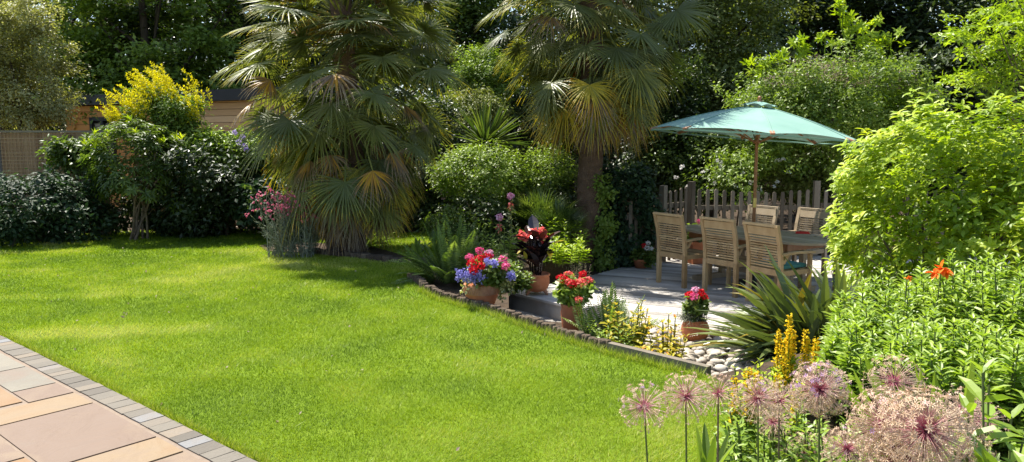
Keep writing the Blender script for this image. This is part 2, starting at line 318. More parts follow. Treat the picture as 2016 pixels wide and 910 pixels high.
bed([(-.02,6.88),(.25,6.42),(.53,6.03),(.77,5.7),(1.1,5.36),(1.38,5.06),(2.2,5.62),(4.2,5.92),(9,6.02),(9,7.35),(2.4,7.55),(-.03,7.95)], -.45, -.31)

# ---- decking
ud = np.array([.905,-.425]); vd = np.array([.425,.905])
dpoly = np.array([(-.02,7.96),(.0,8.82),(1.12,11.1),(1.95,12.2),(2.65,13.25),(9.5,13.25),(9.5,7.3),(2.4,7.6)])
def clip(poly, v0):
    a = poly@vd-v0; us = poly@ud; hit = []
    for i in range(len(poly)):
        j = (i+1) % len(poly)
        if a[i]*a[j] < 0: t = a[i]/(a[i]-a[j]); hit.append(us[i]+t*(us[j]-us[i]))
    return (min(hit), max(hit)) if len(hit) >= 2 else None
mb = MB(); bw = .12; k = 0; v = (dpoly@vd).min()+bw/2
while v < (dpoly@vd).max():
    h = clip(dpoly, v)
    if h:
        cuts = [h[0]]; 
        while cuts[-1] < h[1]: cuts.append(min(h[1], cuts[-1]+U(1.8, 3.6)))
        for a, b in zip(cuts[:-1], cuts[1:]):
            if b-a > .05:
                c = ud*(a+b)/2+vd*v
                mb.box((c[0], c[1], -.4145+U(-.0015,.0015)), (b-a-.004, bw-.011, .028), rz=math.atan2(ud[1], ud[0]), rnd=U(0,1))
    v += bw; k += 1
struct(mb.build('deck', M['deck']))
mb = MB()   # timber face along the near edge of the deck
for a, b in zip([(-.05,7.93),(2.4,7.56)], [(2.4,7.56),(9.4,7.26)]): mb.bar((*a,-.48),(*b,-.48), .045, .17, rnd=.1)
struct(mb.build('deck_edge', M['log']))
A_ = G(998,574,-.2); B_ = G(1079,593,-.2); e_ = nrm(B_-A_); n_ = np.array([-e_[1], e_[0], 0]); 
st = thing('deck_step', 'raised grey timber step block carrying the purple canna pot', 'step', (A_[0], A_[1], -.45))
mb = MB()
for i in range(6):
    c = A_+e_*.62+n_*(.06+i*.125); mb.box((c[0], c[1], -.214), (1.26,.117,.028), rz=math.atan2(e_[1], e_[0]), rnd=U(0,1))
mb.build('tread', M['deck'], st)
mb = MB(); c = A_+e_*.62+n_*.37; mb.box((c[0], c[1], -.34), (1.22,.70,.222), rz=math.atan2(e_[1], e_[0]), rnd=.3); mb.build('riser', M['deck'], st)

# ---- log edging
def edging(name, pts, label, top, mat, seg=.075, plank=False):
    root = thing('log_edging', label, 'edging', (pts[0][0], pts[0][1], 0)); mb = MB()
    pts = np.array(pts, float); L = np.r_[0, np.cumsum(np.linalg.norm(np.diff(pts, axis=0), axis=1))]; s = 0.
    while s < L[-1]-.02:
        wd = U(.8,1.25)*seg if not plank else U(.5,.9)
        s2 = min(L[-1], s+wd); a = np.array([np.interp(s, L, pts[:, i]) for i in (0, 1)]); b = np.array([np.interp(s2, L, pts[:, i]) for i in (0, 1)])
        m = (a+b)/2; d = b-a; rz = math.atan2(d[1], d[0]); hh = top+(U(-.012, .010) if not plank else U(-.008,.008))
        if plank: mb.box((m[0], m[1], (hh-.45)/2), (np.linalg.norm(d)-.003, .06+U(-.004,.004), hh+.45), rz=rz+U(-.03,.03), ry=U(-.015,.015), taper=.985, rnd=U(0,1))
        else:
            rr_ = np.linalg.norm(d)*.60; o2 = U(-.008,.008); zz = np.array([-.45,-.1,hh-.02,hh-.004,hh]); tl_ = U(-.01,.01,2)
            mb.tube(np.c_[m[0]-d[1]*o2+tl_[0]*(zz+.45), m[1]+d[0]*o2+tl_[1]*(zz+.45), zz], rr_*np.array([1,1,.98,.93,.8]), 9, rnd=U(0,1), cap=True)
        s = s2
    mb.build('log_face', mat, root); return root
nrmL = LOG.copy()
edging('a', LOG[:7], 'curved edging of split brown logs holding the lawn above the deck', .07, M['log'], .058)
edging('b', LOG[6:], 'flat grey sleeper edging between the lawn and the white pebbles', .07, M['graywood'], plank=True)
edging('c', [(-3.0,10.86),(-2.8,10.74),(-2.19,10.40),(-1.7,10.04),(-1.13,9.82)], 'low dark log edging in the shade under the big palm', .07, M['log'], .12)
edging('d', [(-1.2,8.75),(-1.05,8.45),(-.95,8.08)], 'short return of dark log edging beside the large fern', .07, M['log'])

# ---- patio
PO = np.array([-3.913, 5.597]); pe = np.array([.7668,-.6419]); pp = np.array([.6419,.7668])
PZ = .022
mb = MB(); q = lambda s, t: PO+pe*s+pp*t
mb.prism([q(-8,.158), q(-8,-6), q(7,-6), q(7,.158)], -.1, .015); struct(mb.build('patio_bed', noisemat('mortar', two((.20,.15,.11),(.27,.21,.16)), 20, .95, bump=.3, bscale=60)))
mb = MB(); s = -6.
while s < 6:
    l = U(.095,.135); c = q(s+l/2, .079); mb.box((c[0], c[1], PZ-.014), (l-.007,.143+U(-.006,.004),.03+U(-.003,.003)), rz=math.atan2(pe[1], pe[0])+U(-.03,.03), ry=U(-.006,.006), rx=U(-.006,.006), rnd=U(0,1)); s += l
sett = noisemat('granite sett', [(.1,(.12,.105,.085)),(.45,(.17,.15,.12)),(.75,(.21,.17,.125)),(.95,(.19,.20,.21))], 16, .85, bump=.7, bscale=55, rndmix=.8, bdist=.006)
struct(mb.build('patio_kerb', sett))
slabs = [(-.9,.62,-.02,-.62,.95),(.635,1.185,-.02,-.275,.80),(.635,1.435,-.29,-1.15,.0),(1.2,1.485,-.02,-.275,.45),(1.5,1.785,-.02,-.9,.22),(1.8,2.615,-.02,-.555,.5),
 (1.8,2.37,-.57,-1.2,.42),(2.385,2.8,-.57,-1.2,.05),(2.63,2.915,-.02,-.555,.24),(2.93,3.8,-.02,-.86,.38),(1.45,1.785,-.915,-1.5,.6),(-.9,.62,-.64,-1.5,.5),(2.815,3.8,-.875,-1.6,.3)]
for i in range(-6, 8):      # the patio goes on behind the camera
    for j in range(2, 8):
        if j >= 3 or i < -1 or i > 4: slabs.append((i*.9-.2, i*.9+.685, -j*.6+.3 if j>2 else -.02, -(j+1)*.6+.315 if j>2 else -1.48, U(0,1)))
mb = MB()
for (s0, s1, t0, t1, r) in slabs:
    c = q((s0+s1)/2, (t0+t1)/2); mb.box((c[0], c[1], PZ-.015+U(-.001,.001)), (s1-s0-.004, abs(t1-t0)-.004, .03), rz=math.atan2(pe[1], pe[0]), rnd=r)
m, nt, b, out = newmat('riven sandstone')
at = nt.nodes.new('ShaderNodeAttribute'); at.attribute_name = 'rnd'; tc = nt.nodes.new('ShaderNodeTexCoord')
no = nt.nodes.new('ShaderNodeTexNoise'); no.inputs['Scale'].default_value = 2.4; no.inputs['Detail'].default_value = 6; no.inputs['Distortion'].default_value = 1.2; nt.links.new(tc.outputs['Object'], no.inputs['Vector'])
ad = nt.nodes.new('ShaderNodeMath'); ad.operation = 'MULTIPLY_ADD'; nt.links.new(no.outputs['Fac'], ad.inputs[0]); ad.inputs[1].default_value = .62; nt.links.new(at.outputs['Fac'], ad.inputs[2])
sb = nt.nodes.new('ShaderNodeMath'); sb.operation = 'SUBTRACT'; nt.links.new(ad.outputs[0], sb.inputs[0]); sb.inputs[1].default_value = .31
cr = ramp(nt, [(0,(.22,.125,.055)),(.22,(.225,.155,.085)),(.36,(.20,.14,.09)),(.46,(.165,.11,.075)),(.58,(.17,.115,.08)),(.8,(.165,.145,.11)),(1,(.21,.185,.135))], sb.outputs[0]); nt.links.new(cr, b.inputs['Base Color']); b.inputs['Roughness'].default_value = .75
n2 = nt.nodes.new('ShaderNodeTexNoise'); n2.inputs['Scale'].default_value = 3; n2.inputs['Detail'].default_value = 8; n2.inputs['Distortion'].default_value = 1.5; nt.links.new(tc.outputs['Object'], n2.inputs['Vector'])
bp = nt.nodes.new('ShaderNodeBump'); bp.inputs['Strength'].default_value = .9; bp.inputs['Distance'].default_value = .02; nt.links.new(n2.outputs['Fac'], bp.inputs['Height']); nt.links.new(bp.outputs[0], b.inputs['Normal'])
struct(mb.build('patio', m))

# ---- grass blades (a real mesh of single blades)
def inpoly(x, y, poly):
    r = np.zeros(len(x), bool); n = len(poly)
    for i in range(n):
        (x1, y1), (x2, y2) = poly[i], poly[(i+1) % n]
        c = ((y1 > y) != (y2 > y)); 
        with np.errstate(divide='ignore', invalid='ignore'): r ^= c & (x < (x2-x1)*(y-y1)/(y2-y1+1e-12)+x1)
    return r
def vn(x, y, s, sd):
    g = np.random.default_rng(sd); o = 0
    for i in range(7): a = g.uniform(0, 6.28); f = s*g.uniform(.6, 1.7); o = o+np.sin((x*math.cos(a)+y*math.sin(a))*f+g.uniform(0, 6.28))
    return o/7*1.6
bedpolys = [np.array(b) for b in ([(-26,12.9),(-10,12.78),(-8.2,12.68),(-7.6,13.3),(-6.6,13.65),(-5.2,13.85),(-4.4,13.55),(-3.2,13.35),(-1.2,13.15),(-.21,12.5),(0,17),(-26,17)],
  [(-3.5,10.9),(-2.85,10.66),(-2.19,10.36),(-1.7,10.0),(-1.05,9.8),(-1.1,10.2),(-1.6,10.55),(-2.2,11.4),(-3.3,11.8),(-3.8,11.4)])]
mb = MB()
for (d0, d1, dens, hh, ww) in [(3.2,5,17000,.021,.0030),(5,7.5,9500,.022,.0042),(7.5,10.5,5600,.023,.0062),(10.5,15,3200,.025,.0095)]:
    W_ = d1*.75; n = int(dens*(d1-d0)*2*W_); x = U(-W_, W_, n); y = U(d0, d1, n)
    k = inpoly(x, y, lawn_poly) & (np.abs(x) < y*.72+.3) & (((x-PO[0])*pp[0]+(y-PO[1])*pp[1]) > .175+.028*vn(x, y, 11, 5)+.014*vn(x, y, 40, 6))
    for b in bedpolys: k &= ~inpoly(x, y, b)
    x, y = x[k], y[k]; n = len(x)
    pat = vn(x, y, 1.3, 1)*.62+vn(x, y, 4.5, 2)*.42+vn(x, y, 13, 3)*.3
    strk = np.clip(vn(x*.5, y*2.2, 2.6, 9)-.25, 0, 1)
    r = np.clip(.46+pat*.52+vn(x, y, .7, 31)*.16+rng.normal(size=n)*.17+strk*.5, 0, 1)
    h = hh*(1+pat*.3)*U(.55,1.35,n); lean = rng.normal(size=(n, 2))*.55+np.array([.15,-.1])+np.stack([vn(x, y, 6, 21), vn(x, y, 6, 22)], -1)*.35; a = U(0, 3.1416, n); w2 = ww*U(.7,1.3,n)/2
    B0 = np.stack([x-np.cos(a)*w2, y-np.sin(a)*w2, np.zeros(n)], -1); B1 = np.stack([x+np.cos(a)*w2, y+np.sin(a)*w2, np.zeros(n)], -1)
    T = np.stack([x+lean[:, 0]*h, y+lean[:, 1]*h, h], -1)
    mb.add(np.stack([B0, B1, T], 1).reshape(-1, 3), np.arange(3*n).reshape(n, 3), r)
# longer tufts along the log edging and patio edge
for (a, b, off) in [(LOG[i], LOG[i+1], -.075) for i in range(len(LOG)-1)]+[(q(-2,.17), q(4,.17), 0)]:
    a = np.array(a); b = np.array(b); n = int(np.linalg.norm(b-a)*(900 if off else 1500)); t = U(0,1,n)[:, None]; d = nrm(b-a); nn = np.array([-d[1], d[0]])
    pth = a+(b-a)*t+nn*(off-np.abs(rng.normal(size=(n,1)))*.03 if off else np.abs(rng.normal(size=(n,1)))*.02)
    h = U(.03,.085 if off else .045,n); w2 = .0022; an = U(0,3.14,n); x, y = pth.T; ln = rng.normal(size=(n,2))*.5
    mb.add(np.stack([np.stack([x-np.cos(an)*w2,y-np.sin(an)*w2,0*x],-1), np.stack([x+np.cos(an)*w2,y+np.sin(an)*w2,0*x],-1), np.stack([x+ln[:,0]*h,y+ln[:,1]*h,h],-1)],1).reshape(-1,3), np.arange(3*n).reshape(n,3), U(.25,1,n))
n = 170; x = U(-7,1.5,n); y = U(3.6,12.5,n); k = inpoly(x, y, lawn_poly) & (((x-PO[0])*pp[0]+(y-PO[1])*pp[1]) > .2); p = np.c_[x,y,np.full(n,.02)][k]; lb_ = MB(); lb_.leaves(p, rdir(len(p)), rdir(len(p),2.), .035*U(.5,1.2,len(p)), .02, RH, U(0,1,len(p))); struct(lb_.build('fallen_petals', M['f_dust']), 'stuff')
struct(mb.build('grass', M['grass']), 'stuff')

# ---- pebbles
ico = None
def pebbles():
    import bmesh
    bm = bmesh.new(); bmesh.ops.create_icosphere(bm, subdivisions=2, radius=1); V = np.array([v.co[:] for v in bm.verts]); Fc = np.array([[v.index for v in f.verts] for f in bm.faces]); bm.free()
    mb = MB(); ply = np.array([(.9,5.62),(1.12,5.42),(1.4,5.12),(2.2,5.7),(4,6),(4,7.4),(2.4,7.5),(1.35,7.62),(1.15,6.9)])
    n = 2600; x = U(.8,4,n); y = U(5,7.7,n); k = inpoly(x, y, ply); x, y = x[k], y[k]
    for i in range(len(x)):
        r = U(.024,.052); s = np.array([r*U(.9,1.5), r*U(.8,1.1), r*U(.5,.75)]); a = U(0,6.28); c, sn = math.cos(a), math.sin(a)
        W = V*(1+.12*np.sin(V[:, [1,2,0]]*U(1,3)+U(0,6))) *s; W = np.c_[W[:,0]*c-W[:,1]*sn, W[:,0]*sn+W[:,1]*c, W[:,2]]
        mb.add(W+[x[i], y[i], -.31+U(.0,.05)], Fc, U(0,1), sm=True)
    return mb.build('pebbles', M['pebble'])
struct(pebbles(), 'stuff')

# ================================================================== BUILDING
bA = P(128,215,19.2); bB = P(525,200,16.2); bA[2] = bB[2] = 0
fe = nrm(bB-bA); fn = np.array([fe[1], -fe[0], 0]); BL = np.linalg.norm(bB-bA)
hs = thing('garden_room', 'cedar clad garden room with dark flat roof behind the boundary fence', 'garden room', bA)
def W3(s, d, z): return bA+fe*s+fn*d+UP*z
rzb = math.atan2(fe[1], fe[0])
s_w0, s_w1 = [np.dot(P(x,240,18.6)-bA, fe) for x in (166, 243)]
mb = MB()
def board_run(s0, s1, z0, z1, mi):
    z = z0
    while z < z1-.01:
        h = min(.145, z1-z); c = W3((s0+s1)/2, -.05, z+h/2); mb.box(c, (s1-s0, .1+.0, h-.010), rz=rzb, rnd=U(0,1), mi=mi); z += h
sR = BL*.62
board_run(0, s_w0-.03, 0, 2.2, 1); board_run(s_w0-.03, sR, 2.2, 2.5, 1); board_run(s_w0-.03, sR, 0, 1.0, 1); board_run(s_w1+.03, sR, 1.0, 2.2, 1); board_run(0, s_w0-.03, 2.2, 2.5, 1)
board_run(sR, BL+.3, 0, 2.5, 0)
c = W3((BL+.3)/2, -2.1, 1.25); mb.box(c, (BL+.25, 3.95, 2.48), rz=rzb, rnd=.2, mi=0)
mb.build('wall', [M['cedar'], M['orange']], hs)
mb = MB(); mb.box(W3(BL/2, -2.0, 2.62), (BL+1.1, 4.3, .24), rz=rzb); mb.build('roof', M['fascia'], hs)
mb = MB(); wc = (s_w0+s_w1)/2; ww_ = s_w1-s_w0
mb.box(W3(wc, -.0, 2.16), (ww_, .12, .09), rz=rzb); mb.box(W3(wc, 0, 1.02), (ww_, .12, .06), rz=rzb)
for s_ in (s_w0+.05, wc+.03, s_w1-.05): mb.box(W3(s_, 0, 1.6), (.09,.118,1.05), rz=rzb)
wf = mb.build('window', M['fascia'], hs)
mb = MB(); mb.box(W3(wc, -.04, 1.6), (ww_-.02,.02,1.1), rz=rzb); mb.build('pane', M['glass'], wf)
mb = MB(); 
for i in range(13): mb.box(W3(wc, -.02, 1.12+i*.075), (ww_-.1,.006,.07), rz=rzb, rx=.15)
mb.build('blind', M['blind'], wf)

# ================================================================== LEFT FENCE
fz = 1.78
def fpanel(x0, x1, y, label, trellis):
    t = thing('boundary_fence', label, 'fence', ((x0+x1)/2, y, 0), 'panels of the boundary fence'); mb = MB(); x = x0
    while x < x1-.02: mb.box((x+.06, y+U(0,.006), fz/2), (.125,.018,fz-.04), rnd=U(0,1)); x += .12
    mb.build('boards', M['fencewood'], t)
    mb = MB(); mb.box(((x0+x1)/2, y-.012, fz), (x1-x0+.01,.07,.035), rnd=.8); mb.build('cap_rail', M['graywood'], t)
    if trellis:
        mb = MB(); x = x0+.03
        while x < x1: mb.box((x, y-.03, fz/2), (.008,.008,fz-.06), rnd=U(0,1)); x += .062
        z = .05
        while z < fz-.03: mb.box(((x0+x1)/2, y-.04, z), (x1-x0-.02,.008,.008), rnd=U(0,1)); z += .062
        mb.build('trellis', M['fencewood'], t)
labs = ['fence panel with fine square trellis seen above the camellia', 'brown fence panel half hidden behind the rhododendron stems', 'fence panel lost in shade under the white leaved climber', 'fence panel hidden behind the hydrangea beside the big palm', 'fence panel just left of the pale concrete post']
xs = [(-8.78,-6.98),(-6.94,-5.14),(-5.10,-3.3),(-3.26,-1.46),(-10.7,-8.92)]
for i, (a, b) in enumerate(xs): fpanel(a, b, 13.0+.9*(i in (0,1,2,3))*1.0, labs[i], i in (0, 4)) if False else fpanel(a, b, 13.9 if i in (1,2,3) else 13.0, labs[i], i in (0,4))
mb = MB(); mb.box((-8.85,12.98,.95), (.11,.1,1.9)); mb.box((-8.85,12.98,1.91), (.10,.09,.04), taper=.6)
tag(mb.build('fence_post', M['concrete'], None, (-8.85,12.98,0)), 'pale concrete fence post left of the trellised panel', 'fence post')
# ================================================================== PICKET FENCES
def picket_mb(x, y, z0, z1, rz, wd=.062):
    m_ = MB(); h = z1-z0; w = wd/2; t = .011
    pr = np.array([(-w,0),(w,0),(w,h-.03),(w*.6,h-.006),(0,h),(-w*.6,h-.006),(-w,h-.03)]); c, s_ = math.cos(rz), math.sin(rz)
    V = [[x+px*c-dy*s_, y+px*s_+dy*c, z0+pz] for dy in (-t, t) for px, pz in pr]; n = len(pr)
    r = U(0,1); m_.add(V, np.array([list(range(n))]), r); m_.add(V, np.array([list(range(2*n-1, n-1, -1))]), r); m_.add(V, [[i, i+n, (i+1) % n+n, (i+1) % n] for i in range(n)], r); return m_
def pfence(a, b, z1, n, label, posts=()):
    a = np.array(a, float); b = np.array(b, float); d = b-a; rz = math.atan2(d[1], d[0]); t = thing('picket_fence', label, 'fence', (a[0], a[1], -.45)); nn = np.array([-d[1], d[0]])/np.linalg.norm(d)
    for i in range(n):
        p = a+d*(i+.5)/n; picket_mb(p[0], p[1], -.44+U(0,.03), z1(i/n)+U(-.02,.02), rz+U(-.03,.03)).build('picket', M['graywood'], t)
    for z in (-.1, z1(.5)-.28):
        m_ = MB(); m_.bar((*(a+nn*.035), z), (*(b+nn*.035), z), .04, .08, rnd=.4); m_.build('rail', M['graywood'], t)
    for (p, h) in posts:
        m_ = MB(); m_.box((p[0], p[1], (h-.45)/2), (.1,.1,h+.45), rz=rz, rnd=U(0,1), taper=.97); m_.build('post', M['graywood'], t)
    return t
pfence((1.86,12.0),(2.46,12.5), lambda t: .66+.04*t, 6, 'low section of grey picket fence between ivy pillar and thick post')
pfence((2.62,12.62),(3.06,13.02), lambda t: .80+.03*t, 4, 'narrow slanted section of picket fence between two thick posts', [((2.53,12.55),.88),((3.12,13.06),.92)])
pfence((3.2,13.1),(5.25,13.15), lambda t: .80-.06*math.sin(t*3.1), 14, 'long picket fence section right behind the dining table')
pfence((5.42,13.15),(8.2,13.0), lambda t: .78, 18, 'far end of the picket fence vanishing behind the golden shrub', [((5.32,13.12),.93)])

# ================================================================== FURNITURE
def chair():
    t = thing('garden_chair', 'tmp', 'chair', (0,0,0), 'teak armchairs round the dining table'); w = .55; H = 1.0
    for sx in (-1, 1):
        m_ = MB(); x = sx*(w/2-.022)
        m_.bar((x,-.25,0),(x,-.25,.44), .05,.055, up=(0,1,0), rnd=U(0,1)); m_.build('leg', M['teak'], t)
        m_ = MB(); m_.bar((x,.24,0),(x,.24,.64), .045,.045, up=(0,1,0), rnd=U(0,1)); m_.build('leg', M['teak'], t)
        m_ = MB(); m_.bar((x+sx*.012,-.27,.655),(x+sx*.012,.0,.672), .06,.026, rnd=.7); m_.bar((x+sx*.012,.0,.672),(x+sx*.012,.29,.66), .06,.026, rnd=.7)
        m_.bar((x,-.22,.55),(x,-.15,.645), .03,.04, rnd=.6); m_.build('armrest', M['teak'], t)
    m_ = MB()
    for sx in (-1, 1):
        x = sx*(w/2-.022); pts = [(-.25,.44),(-.262,.62),(-.285,.78),(-.325,.92),(-.345,1.0)]
        for (y0, z0), (y1, z1) in zip(pts[:-1], pts[1:]): m_.bar((x,y0,z0),(x,y1,z1+.004), .05,.042, up=(0,1,0), rnd=.55)
    m_.bar((-w/2+.048,-.322,.93),(w/2-.048,-.322,.93), .028,.10, up=(0,-.2,1), rnd=.75); m_.bar((-w/2-.002,-.349,1.005),(w/2+.002,-.349,1.005), .045,.03, rnd=.85)
    m_.bar((-w/2+.048,-.25,.425),(w/2-.048,-.25,.425), .026,.075, up=UP, rnd=.4)
    for i in range(13):
        z = .492+i*.0325; y = np.interp(z, [.44,.62,.78,.92], [-.25,-.262,-.285,-.325]); m_.bar((-w/2+.046,y,z),(w/2-.046,y,z), .014,.0185, up=UP, rnd=U(0,1))
    m_.build('backrest', M['teak'], t)
    m_ = MB()
    for i in range(9): m_.box((0,-.2+i*.055,.452+.006*math.cos(i/8*6.28)), (w-.1,.045,.018), rnd=U(0,1))
    for sx in (-1,1): m_.box((sx*(w/2-.022),-.0,.425), (.03,.44,.06), rnd=.5)
    m_.box((0,.24,.42), (w-.09,.03,.065), rnd=.5); m_.build('seat', M['teak'], t); return t
nf = np.array([.85,.53]); ch = chair(); rzc = math.atan2(.53,.85)-math.pi/2
spots = [(2.24,10.42,0,'warm teak armchair in front of the table, farthest from the golden shrub'),(2.74,9.8,.05,'teak armchair in the middle of the row of three facing backrests'),(3.12,9.12,0,'teak armchair behind the phormium leaves, with a teal cushion')]
for i, (x, y, dr, lb) in enumerate(spots):
    c = (x+nf[0]*.25, y+nf[1]*.25, -.4)
    if i == 0: ch.location = c; ch.rotation_euler = (0,0,rzc); ch['label'] = lb
    else: dup(ch, c, rzc+(.055 if i==1 else -.07), lb)
proto = ch
for (x, y, lb) in [(3.62,11.45,'grey teak armchair across the table, seen just left of the parasol pole'),(4.22,10.95,'grey teak armchair across the table, seen right of the parasol pole')]:
    d = dup(proto, (x, y, -.4), rzc+math.pi+.03, lb)
    for c in d.children:
        c.data = c.data.copy(); c.data.materials[0] = M['teakgray']
dup(proto, (4.72,9.95,-.4), rzc+math.pi-.06, 'teak armchair mostly hidden at the far right of the table')
mb = MB(); mb.box((0,0,0), (.44,.42,.035)); mb.box((0,0,.02), (.42,.40,.012), taper=.95)
c3 = (3.12+nf[0]*.27, 9.12+nf[1]*.27); o = mb.build('seat_cushion', M['teal']); o.location = (c3[0], c3[1], .09); o.rotation_euler = (0,0,rzc-.05); tag(o, 'flat teal cushion on the armchair behind the phormium', 'cushion')
TC = np.array([3.37,10.42]); ta = np.array([.53,-.85]); rzt = math.atan2(ta[1], ta[0])
t = thing('dining_table', 'oval slatted teak dining table with a parasol through its centre', 'table', (0,0,0)); a_, b_ = 1.22,.56; mb = MB()
th = np.linspace(0, 2*math.pi, 49)[:-1]; se = lambda c: np.sign(c)*np.abs(c)**.8
ox, oy = a_*se(np.cos(th)), b_*se(np.sin(th)); ix, iy = ox*(1-.085/a_), oy*(1-.085/b_); n = 48; V = []
for (X, Y, z) in ((ix,iy,.74),(ox,oy,.74),(ox,oy,.712),(ix,iy,.712)): V += [[x,y,z] for x, y in zip(X, Y)]
Fc = []
for r in range(3): Fc += [[r*n+i, (r+1)*n+i, (r+1)*n+(i+1)%n, r*n+(i+1)%n] for i in range(n)]
mb.add(V, Fc, .6)
for i in range(15):
    y0 = -.49+i*.07; hx = a_*(1-.08/a_)*(max(0, 1-(abs(y0)/(b_*.86))**2.4))**(1/2.4)
    if hx > .1: mb.box((0,y0,.727), (2*hx,.062,.022), rnd=U(0,1))
mb.build('tabletop', M['teakgray'], t)
mb = MB(); 
for sy in (-1,1): mb.box((0,sy*.36,.66), (1.7,.03,.09), rnd=.3)
for sx in (-1,1): mb.box((sx*.85,0,.66), (.03,.74,.09), rnd=.3)
mb.build('apron', M['polewood'], t)
for sx in (-1,1):
    mb = MB(); mb.box((sx*.7,-.16,.35),(.07,.07,.62), rnd=.4); mb.box((sx*.7,.16,.35),(.07,.07,.62), rnd=.6); mb.box((sx*.7,0,.035),(.09,.8,.07), rnd=.5); mb.box((sx*.7,0,.62),(.08,.7,.05), rnd=.5); mb.build('trestle', M['teakgray'], t)
mb = MB(); mb.box((0,0,.2),(1.34,.06,.06)); mb.build('stretcher', M['teakgray'], t)
t.location = (TC[0], TC[1], -.4); t.rotation_euler = (0,0,rzt)
o = MB().box((0,0,0), (.19,.09,.022), taper=.9).box((0,0,.0145), (.15,.05,.006)).build('glasses_case', M['red']); pos = G(1580,460,.34); o.location = (pos[0], pos[1], .352); o.rotation_euler = (0,0,-.3); tag(o, 'small flat red case lying on the table', 'case')

# ---- parasol
UB = thing('parasol', 'faded green canvas parasol with wooden pole over the teak table', 'parasol', (TC[0], TC[1], -.4)); cx, cy_ = TC
def um(p): return np.array([cx, cy_, 0])+np.asarray(p)
top_z, rim_z, RR = 2.12, 1.68, 1.42; tl = R(4.5)
def tiltp(V):   # canopy leans down to the right about its hub
    V = np.asarray(V, float).reshape(-1, 3).copy(); V[:, 2] -= 1.95; c, s_ = math.cos(tl), math.sin(tl); x = V[:, 0]*c+V[:, 2]*s_; z = -V[:, 0]*s_+V[:, 2]*c; V[:, 0] = x; V[:, 2] = z+1.95; return V+np.array([cx, cy_, 0])
an0 = -math.pi/2-R(10); ns, nr = 8, 10
def canopy(r0, r1, z0, z1, lift, conv=.03, scal=0.):
    V = []; K = 8*ns
    for ir in range(nr+1):
        f = ir/nr; r = r0+(r1-r0)*f
        for k in range(K):
            u = (k % ns)/ns*2-1+0.0; ph = an0+(k/ns)*math.pi/4; ub = abs(((k % ns)/ns)*2-1); inn = 1-.0*(1-ub)
            oct_ = math.cos(math.pi/8)/math.cos(((k % ns)/ns-.5)*math.pi/4); rr = r*(oct_*(1-.02*f*(1-ub*ub)))
            z = z0+(z1-z0)*(f**1.0)+conv*math.sin(f*math.pi)+lift*f*(1-ub*ub)*1.0-(.022*math.sin(f*math.pi)*(1-ub*ub))
            V.append([rr*math.cos(ph), rr*math.sin(ph), z])
    Fc = [[i*K+k, (i+1)*K+k, (i+1)*K+(k+1) % K, i*K+(k+1) % K] for i in range(nr) for k in range(K)]
    return V, Fc
m, nt, b, out = newmat('faded green canvas')
b.inputs['Base Color'].default_value = (.26,.43,.37,1); b.inputs['Roughness'].default_value = .75; b.inputs['Sheen Weight'].default_value = .15; b.inputs['Sheen Tint'].default_value = (.8,.9,1,1)
tcx = nt.nodes.new('ShaderNodeTexCoord'); nz = nt.nodes.new('ShaderNodeTexNoise'); nz.inputs['Scale'].default_value = 2.5; nz.inputs['Detail'].default_value = 5; nt.links.new(tcx.outputs['Object'], nz.inputs['Vector'])
cc_ = ramp(nt, [(.3,(.18,.345,.27)),(.7,(.25,.43,.345))], nz.outputs['Fac']); nt.links.new(cc_, b.inputs['Base Color'])
bp = nt.nodes.new('ShaderNodeBump'); bp.inputs['Strength'].default_value = .25; bp.inputs['Distance'].default_value = .02; nt.links.new(nz.outputs['Fac'], bp.inputs['Height']); nt.links.new(bp.outputs[0], b.inputs['Normal'])
tr = nt.nodes.new('ShaderNodeBsdfTranslucent'); tr.inputs[0].default_value = (.14,.22,.18,1); ms = nt.nodes.new('ShaderNodeMixShader'); ms.inputs[0].default_value = .14
nt.links.new(b.outputs[0], ms.inputs[1]); nt.links.new(tr.outputs[0], ms.inputs[2]); nt.links.new(ms.outputs[0], out.inputs[0]); M['canvas'] = m
V, Fc = canopy(.2, RR, top_z-.06, rim_z, .035); mb = MB(); mb.add(tiltp(V), Fc, sm=True)
for k in range(0, 64, 8): mb.tube(tiltp([V[ir*64+k] for ir in range(nr+1)])+UP*.004, .007, 5, rnd=.3)
V2, F2 = canopy(RR, RR+.001, rim_z, rim_z-.035, .035, 0); mb.add(tiltp(V2), F2, sm=True)
can = mb.build('canopy', M['canvas'], UB)
V, Fc = canopy(.01, .25, top_z+.035, top_z-.04, .03, .012); mb = MB(); mb.add(tiltp(V), Fc, sm=True); mb.build('vent_cap', M['canvas'], can)
for k in range(8):
    ph = an0+k*math.pi/4; d = np.array([math.cos(ph), math.sin(ph), 0]); mb = MB(); q1 = tiltp([d*.06+UP*(top_z-.10)])[0]; q2 = tiltp([d*(RR-.02)+UP*(rim_z-.016)])[0]; qm = (q1+q2)/2+UP*.012
    mb.bar(q1, qm, .02,.014, rnd=.5); mb.bar(qm, q2, .02,.014, rnd=.5); rb = mb.build('rib', M['polewood'], UB)
    mb = MB(); q3 = tiltp([d*(RR*.5)+UP*((top_z+rim_z)/2-.03)])[0]; mb.bar(q3, um([0,0,1.6])+d*.04, .018,.012); mb.build('strut', M['polewood'], rb)
    mb = MB(); a1 = tiltp([d*(RR-.09)+UP*(rim_z+.030)])[0]; a2 = tiltp([d*(RR+.014)+UP*(rim_z-.004)])[0]; mb.bar(a1, a2, .055,.02); mb.build('rib_pocket', noisemat('tan leather', two((.30,.14,.08),(.42,.22,.13)), 20, .7, bump=.1) if k == 0 else bpy.data.materials['tan leather'], rb)
mb = MB(); mb.tube([um([0,0,-.38]), um([0,0,.4]), um([0,0,2.05])], [.024,.024,.022], 14, cap=True); mb.build('pole', M['polewood'], UB)
